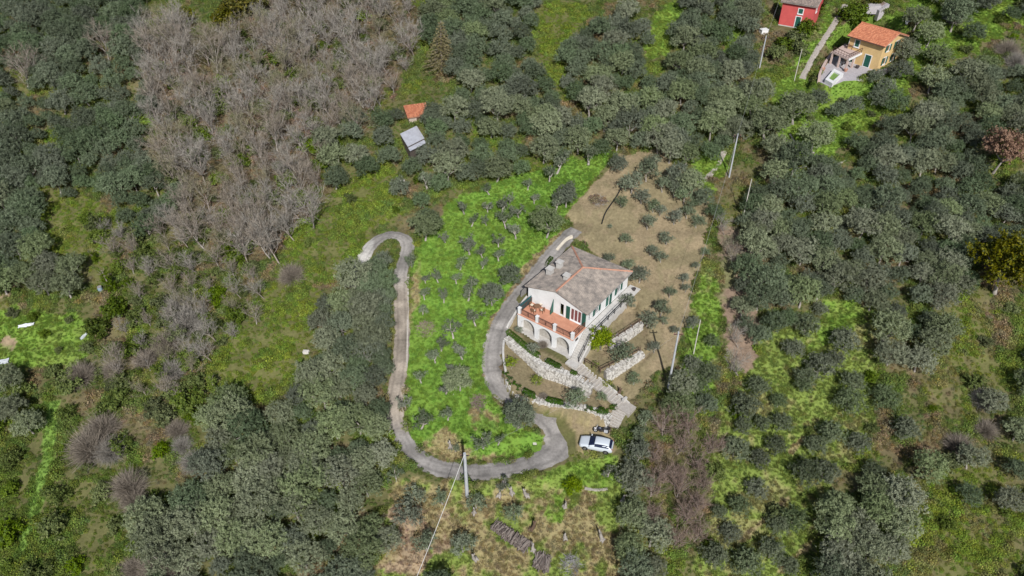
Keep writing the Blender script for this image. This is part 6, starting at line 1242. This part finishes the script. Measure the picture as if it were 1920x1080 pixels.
# ------------------------------------------------------------------ stuff: ground cover nobody could count, and what is past the limit
def gn_group():
    ng = bpy.data.node_groups.new('cover', 'GeometryNodeTree'); ng.interface.new_socket('Geometry', in_out='INPUT', socket_type='NodeSocketGeometry'); ng.interface.new_socket('Geometry', in_out='OUTPUT', socket_type='NodeSocketGeometry')
    return ng
def cover(name, pts, rot, scl, col, me_):
    src = bpy.data.objects.new(name + '_piece', me_)
    pm = bpy.data.meshes.new(name); pm.vertices.add(len(pts)); pm.vertices.foreach_set('co', np.asarray(pts, np.float32).ravel())
    a = pm.attributes.new('rot', 'FLOAT_VECTOR', 'POINT'); a.data.foreach_set('vector', np.asarray(rot, np.float32).ravel())
    a = pm.attributes.new('scl', 'FLOAT_VECTOR', 'POINT'); a.data.foreach_set('vector', np.asarray(scl, np.float32).ravel())
    a = pm.attributes.new('col', 'FLOAT_COLOR', 'POINT'); a.data.foreach_set('color', np.concatenate([col, np.ones((len(col), 1))], 1).astype(np.float32).ravel())
    o = link(name, pm); ng = gn_group(); N = ng.nodes.new; L = ng.links.new
    gi = N('NodeGroupInput'); go = N('NodeGroupOutput'); ip = N('GeometryNodeInstanceOnPoints'); oi = N('GeometryNodeObjectInfo'); oi.inputs['Object'].default_value = src
    r = N('GeometryNodeInputNamedAttribute'); r.data_type = 'FLOAT_VECTOR'; r.inputs[0].default_value = 'rot'; s = N('GeometryNodeInputNamedAttribute'); s.data_type = 'FLOAT_VECTOR'; s.inputs[0].default_value = 'scl'
    er = N('FunctionNodeEulerToRotation'); L(r.outputs[0], er.inputs[0]); L(gi.outputs[0], ip.inputs['Points']); L(oi.outputs['Geometry'], ip.inputs['Instance']); L(er.outputs[0], ip.inputs['Rotation']); L(s.outputs[0], ip.inputs['Scale']); L(ip.outputs[0], go.inputs[0])
    md = o.modifiers.new('cover', 'NODES'); md.node_group = ng
    return tag(o, kind='stuff')
def clump_mesh(name, n, R, hz, size, asp, mt, seed, upright=False):
    rng = np.random.default_rng(seed)
    if upright:
        a = rng.uniform(0, 6.28, n); k = np.sqrt(rng.random(n)) * R; b = np.stack([k * np.cos(a), k * np.sin(a), np.zeros(n)], 1); d = unit(rng.normal(size=(n, 3)) * .4 + np.array([0, 0, 1.])); w_ = unit(np.cross(d, rng.normal(size=(n, 3)))) * size * .5
        L_ = hz * rng.uniform(.5, 1.2, n)[:, None]; V = np.stack([b - w_, b + w_, b + d * L_ + w_ * .3, b + d * L_ - w_ * .3], 1).reshape(-1, 3)
        return npmesh(name, V, np.arange(len(V)).reshape(-1, 4), mt)
    d = unit(rng.normal(size=(n, 3))); d[:, 2] = np.abs(d[:, 2]); c = d * np.array([R, R, hz]) * rng.uniform(.55, 1.05, n)[:, None]
    V, Q = leafquads(c, unit(d + rng.normal(size=d.shape) * .6 + np.array([0, 0, .5])), size * rng.uniform(.6, 1.3, n), size * asp * rng.uniform(.6, 1.3, n), rng)
    return npmesh(name, V, Q, mt)
def free(x, y):
    z = H(x, y); px, py = proj(x, y, z); ok = np.ones(x.shape, bool)
    for L, wd in ((DRIVE, 1.12), (APRON, 2.1), (PATHW, .6)):
        for i in range(0, len(L) - 1):
            a = L[i, :2]; e = L[i + 1, :2] - a; t = np.clip(((x - a[0]) * e[0] + (y - a[1]) * e[1]) / max(e @ e, 1e-9), 0, 1); ok &= np.hypot(x - a[0] - t * e[0], y - a[1] - t * e[1]) > wd
    dx = x - HC[0]; dy = y - HC[1]; a = dx * HAV[0] + dy * HAV[1]; b = dx * HBV[0] + dy * HBV[1]; ok &= ~((a > -10.6) & (a < 6.2) & (b > -6.3) & (b < 6.9))
    for L in (FL1, FL2):
        p, q = L[0][:2], L[1][:2]; e = q - p; t = np.clip(((x - p[0]) * e[0] + (y - p[1]) * e[1]) / (e @ e), -.1, 1.15); ok &= np.hypot(x - p[0] - t * e[0], y - p[1] - t * e[1]) > 1.1
    for poly in (YARD, [(1455, 60), (1462, 0), (1560, -40), (1530, 45), (1500, 66)], [(1080, 812), (1160, 825), (1160, 850), (1080, 845)], [(1600, 12), (1665, 5), (1640, 50), (1615, 45)]): ok &= ~inpoly(px, py, poly)
    return ok, px, py, z
def spots(n, lo=(-104, 38), hi=(104, 162)):
    x = RNG.uniform(lo[0], hi[0], n); y = RNG.uniform(lo[1], hi[1], n); px, py = proj(x, y, .3 * (y - 61.9)); m = (px > -130) & (px < 2050) & (py > -60) & (py < 1180); x, y = x[m], y[m]
    ok, px, py, z = free(x, y); x, y, z = x[ok], y[ok], z[ok]; c, cv = paint(x, y, z); return x, y, z, c, cv
def rots(n, tilt=.2): return np.stack([RNG.normal(size=n) * tilt, RNG.normal(size=n) * tilt, RNG.uniform(0, 6.28, n)], 1)
M_COV = attrmat('bramble_leaf', 'INSTANCER', True, var=.5); M_GRS = attrmat('grass_blade', 'INSTANCER', True, var=.2)
x, y, z, c, cv = spots(190000)
den = fbm(x / 2.6, y / 2.6, 130, 3); m = (cv == 0) & (RNG.random(len(x)) < sstep(.25, .55, den) * .5 + .5)
s = (.42 + .7 * sstep(.35, .7, den[m])) * RNG.uniform(.6, 1.25, m.sum()); s3 = np.stack([s, s, s * RNG.uniform(.7, 1.5, len(s))], 1)
cc_ = c[m] * 1.12 * RNG.uniform(.75, 1.25, (m.sum(), 1)) * np.stack([RNG.uniform(.85, 1.25, m.sum()), np.ones(m.sum()), RNG.uniform(.7, 1.2, m.sum())], 1)
cover('bramble', np.stack([x, y, z], 1)[m], rots(m.sum()), s3, cc_, clump_mesh('bramble_clump', 110, .62, .42, .17, .7, M_COV, 3))
x, y, z, c, cv = spots(330000); m = (cv == 1); n = m.sum(); s = RNG.uniform(.5, 1.25, n) * (.7 + .6 * fbm(x[m] / 2, y[m] / 2, 140, 2)); cc_ = c[m] * 1.1 * RNG.uniform(.88, 1.14, (n, 1)) * np.stack([RNG.uniform(.88, 1.18, n), np.ones(n), RNG.uniform(.8, 1.3, n)], 1)
cover('grass', np.stack([x, y, z], 1)[m], rots(n, .12), np.stack([s, s, s], 1), cc_, clump_mesh('grass_tuft', 26, .22, .20, .06, 1, M_GRS, 4, True))
m = (cv == 2) & (RNG.random(len(x)) < .3); n = m.sum(); s = RNG.uniform(.3, .75, n)
cover('dry_grass', np.stack([x, y, z], 1)[m], rots(n, .2), np.stack([s, s, s * .6], 1), c[m] * RNG.uniform(.8, 1.15, (n, 1)), clump_mesh('dry_tuft', 16, .22, .22, .045, 1, M_GRS, 5, True))
if REST:
    t_, c_ = PR['olive_tree'][7]; jm = bpy.data.meshes.new('olive_piece'); vv = np.array([v.co[:] for v in c_.vertices]); qq = np.array([p.vertices[:] for p in c_.polygons])
    jm = npmesh('olive_piece', vv, qq, M_OLD_); rr_ = np.array([p[2] for p in REST])
    cover('olive_canopy', np.array([p[1] for p in REST]), rots(len(REST), .08), np.stack([rr_, rr_, rr_], 1), np.full((len(REST), 3), .1), jm)

# ------------------------------------------------------------------ clipped hedges, stumps
def hedge(px, wd, h, label):
    L = catmull(G([p[0] for p in px], [p[1] for p in px]), 6); seg = np.linalg.norm(np.diff(L, axis=0), axis=1); S_ = np.concatenate([[0], np.cumsum(seg)]); rng = np.random.default_rng(int(px[0][0])); n = int(S_[-1] * 520)
    s = rng.uniform(0, S_[-1], n); a = rng.uniform(0, math.pi, n); base = np.column_stack([np.interp(s, S_, L[:, k]) for k in range(3)]); d = np.column_stack([np.interp(s, S_, np.gradient(L[:, k])) for k in range(2)]); d /= np.linalg.norm(d, axis=1)[:, None]; nr = np.stack([-d[:, 1], d[:, 0]], 1)
    e = np.clip(np.minimum(s, S_[-1] - s) / .35, .25, 1) ** .5; ca = np.sign(np.cos(a)) * np.abs(np.cos(a)) ** .6; sa = np.abs(np.sin(a)) ** .6; k = rng.uniform(.85, 1.05, n)
    c = np.column_stack([base[:, :2] + nr * (ca * wd / 2 * e * k)[:, None], H(base[:, 0], base[:, 1]) + sa * h * e * k]); nn = unit(np.column_stack([nr * ca[:, None], sa]) + rng.normal(size=(n, 3)) * .5)
    V, Q = leafquads(c, nn, rng.uniform(.09, .17, n), rng.uniform(.06, .11, n), rng); root = empty('hedge', tuple(L[0]), 0, label, 'hedge'); V = V - L[0]; link('foliage', npmesh('foliage', V, Q, M_HEDGE), root)
    m = MB(); R_ = [tuple(p - L[0] + np.array([0, 0, h * .35])) for p in L]; m.tube(R_, min(wd, h) * .3, 6); m.build('branches', M_BARKD, root); return root
hedge([(948, 623), (962, 634), (978, 648), (996, 662), (1013, 672)], .95, .75, 'long clipped green hedge along the top of the upper stone wall'); hedge([(1023, 677), (1038, 686), (1053, 695)], .9, .7, 'short straight clipped hedge in the middle of the upper stone wall'); hedge([(1068, 702), (1083, 710)], .8, .5, 'low yellowish hedge at the steps end of the upper stone wall')
hedge([(979, 734), (992, 741), (1006, 746)], .95, .7, 'clipped hedge at the drive bend end of the lower garden bed'); hedge([(1022, 750), (1040, 755), (1058, 758)], .85, .6, 'clipped hedge in the middle of the lower stone wall'); hedge([(1119, 770), (1131, 775), (1142, 778)], 1.1, .7, 'oval dark hedge close to the foot of the steps')
hedge([(1018, 520), (1026, 500), (1036, 486)], .8, .8, 'dark ragged hedge between the upper drive and the house roof')
def stump_proto(seed, Hs):
    rng = np.random.default_rng(seed); m = MB(); pts, d = limb(m, (0, 0, -.3), (rng.normal() * .25, rng.normal() * .25, 1), Hs + .3, .3, rng, 4, .14, .2, 8)
    m2 = MB(); a = rng.uniform(0, 6.28); limb(m2, pts[-2] - np.array([0, 0, .1]), (math.cos(a) * .55, math.sin(a) * .55, 1), .55, .14, rng, 2, .15, .1, 6)
    for i in range(4): a = i * 1.57 + rng.uniform(-.3, .3); m.tube([(0, 0, .22), (.26 * math.cos(a), .26 * math.sin(a), .0), (.42 * math.cos(a), .42 * math.sin(a), -.2)], [.2, .13, .06], 6)
    return m.mesh('trunk', M_BARK, True), m2.mesh('limbs', M_BARK, True)
SP = [stump_proto(700 + i, h) for i, h in enumerate((1.3, 1.8, .9))]
STP = [(935, 930, 2, 'low leaning'), (960, 925, 0, 'slim'), (989, 930, 1, 'tall'), (1058, 950, 2, 'broad split'), (1000, 1032, 0, 'pale'), (1060, 1010, 2, 'short'), (1130, 1013, 1, 'tall straight'), (889, 962, 0, 'thick'), (892, 1048, 1, 'forked'), (1167, 940, 0, 'pale'), (995, 992, 1, 'dark'), (1160, 738, 0, 'dark brown'), (1095, 462, 2, 'low dark'), (845, 838, 0, 'pale'), (945, 905, 2, 'small')]
WH = ['below the drive, first of the row from the thick pole', 'below the drive, second of the row from the thick pole', 'below the drive, third of the row from the thick pole', 'in the middle of the dry slope', 'touching the gap between the two log piles', 'in the pale patch between log piles and dark trees', 'standing alone near the dark strip of trees', 'at the foot of the thick concrete pole', 'among dry earth at the bottom of the slope', 'at the edge of the dark strip of trees', 'above the long log pile', 'on the tan bed beside the long steps', 'in the tan field just behind the house roof', 'on the lawn inside the lower drive bend', 'beside the lowest stretch of drive']
st0 = {}
for (x_, y_, v_, a_), w_ in zip(STP, WH):
    if v_ not in st0:
        r_ = empty('tree_stump'); link('trunk', SP[v_][0], r_); link('limb', SP[v_][1], r_); st0[v_] = r_
    else: r_ = copy_tree(st0[v_])
    q = g1(x_, y_); r_.location = tuple(q); r_.rotation_euler = (0, 0, random.uniform(0, 6.28)); tag(r_, f'{a_} cut tree stump {w_}', 'tree stump', 'cut olive stumps')
    if a_ in ('dark brown', 'low dark', 'dark'):
        for ch in r_.children: ch.data = ch.data.copy(); ch.data.materials[0] = M_WOOD
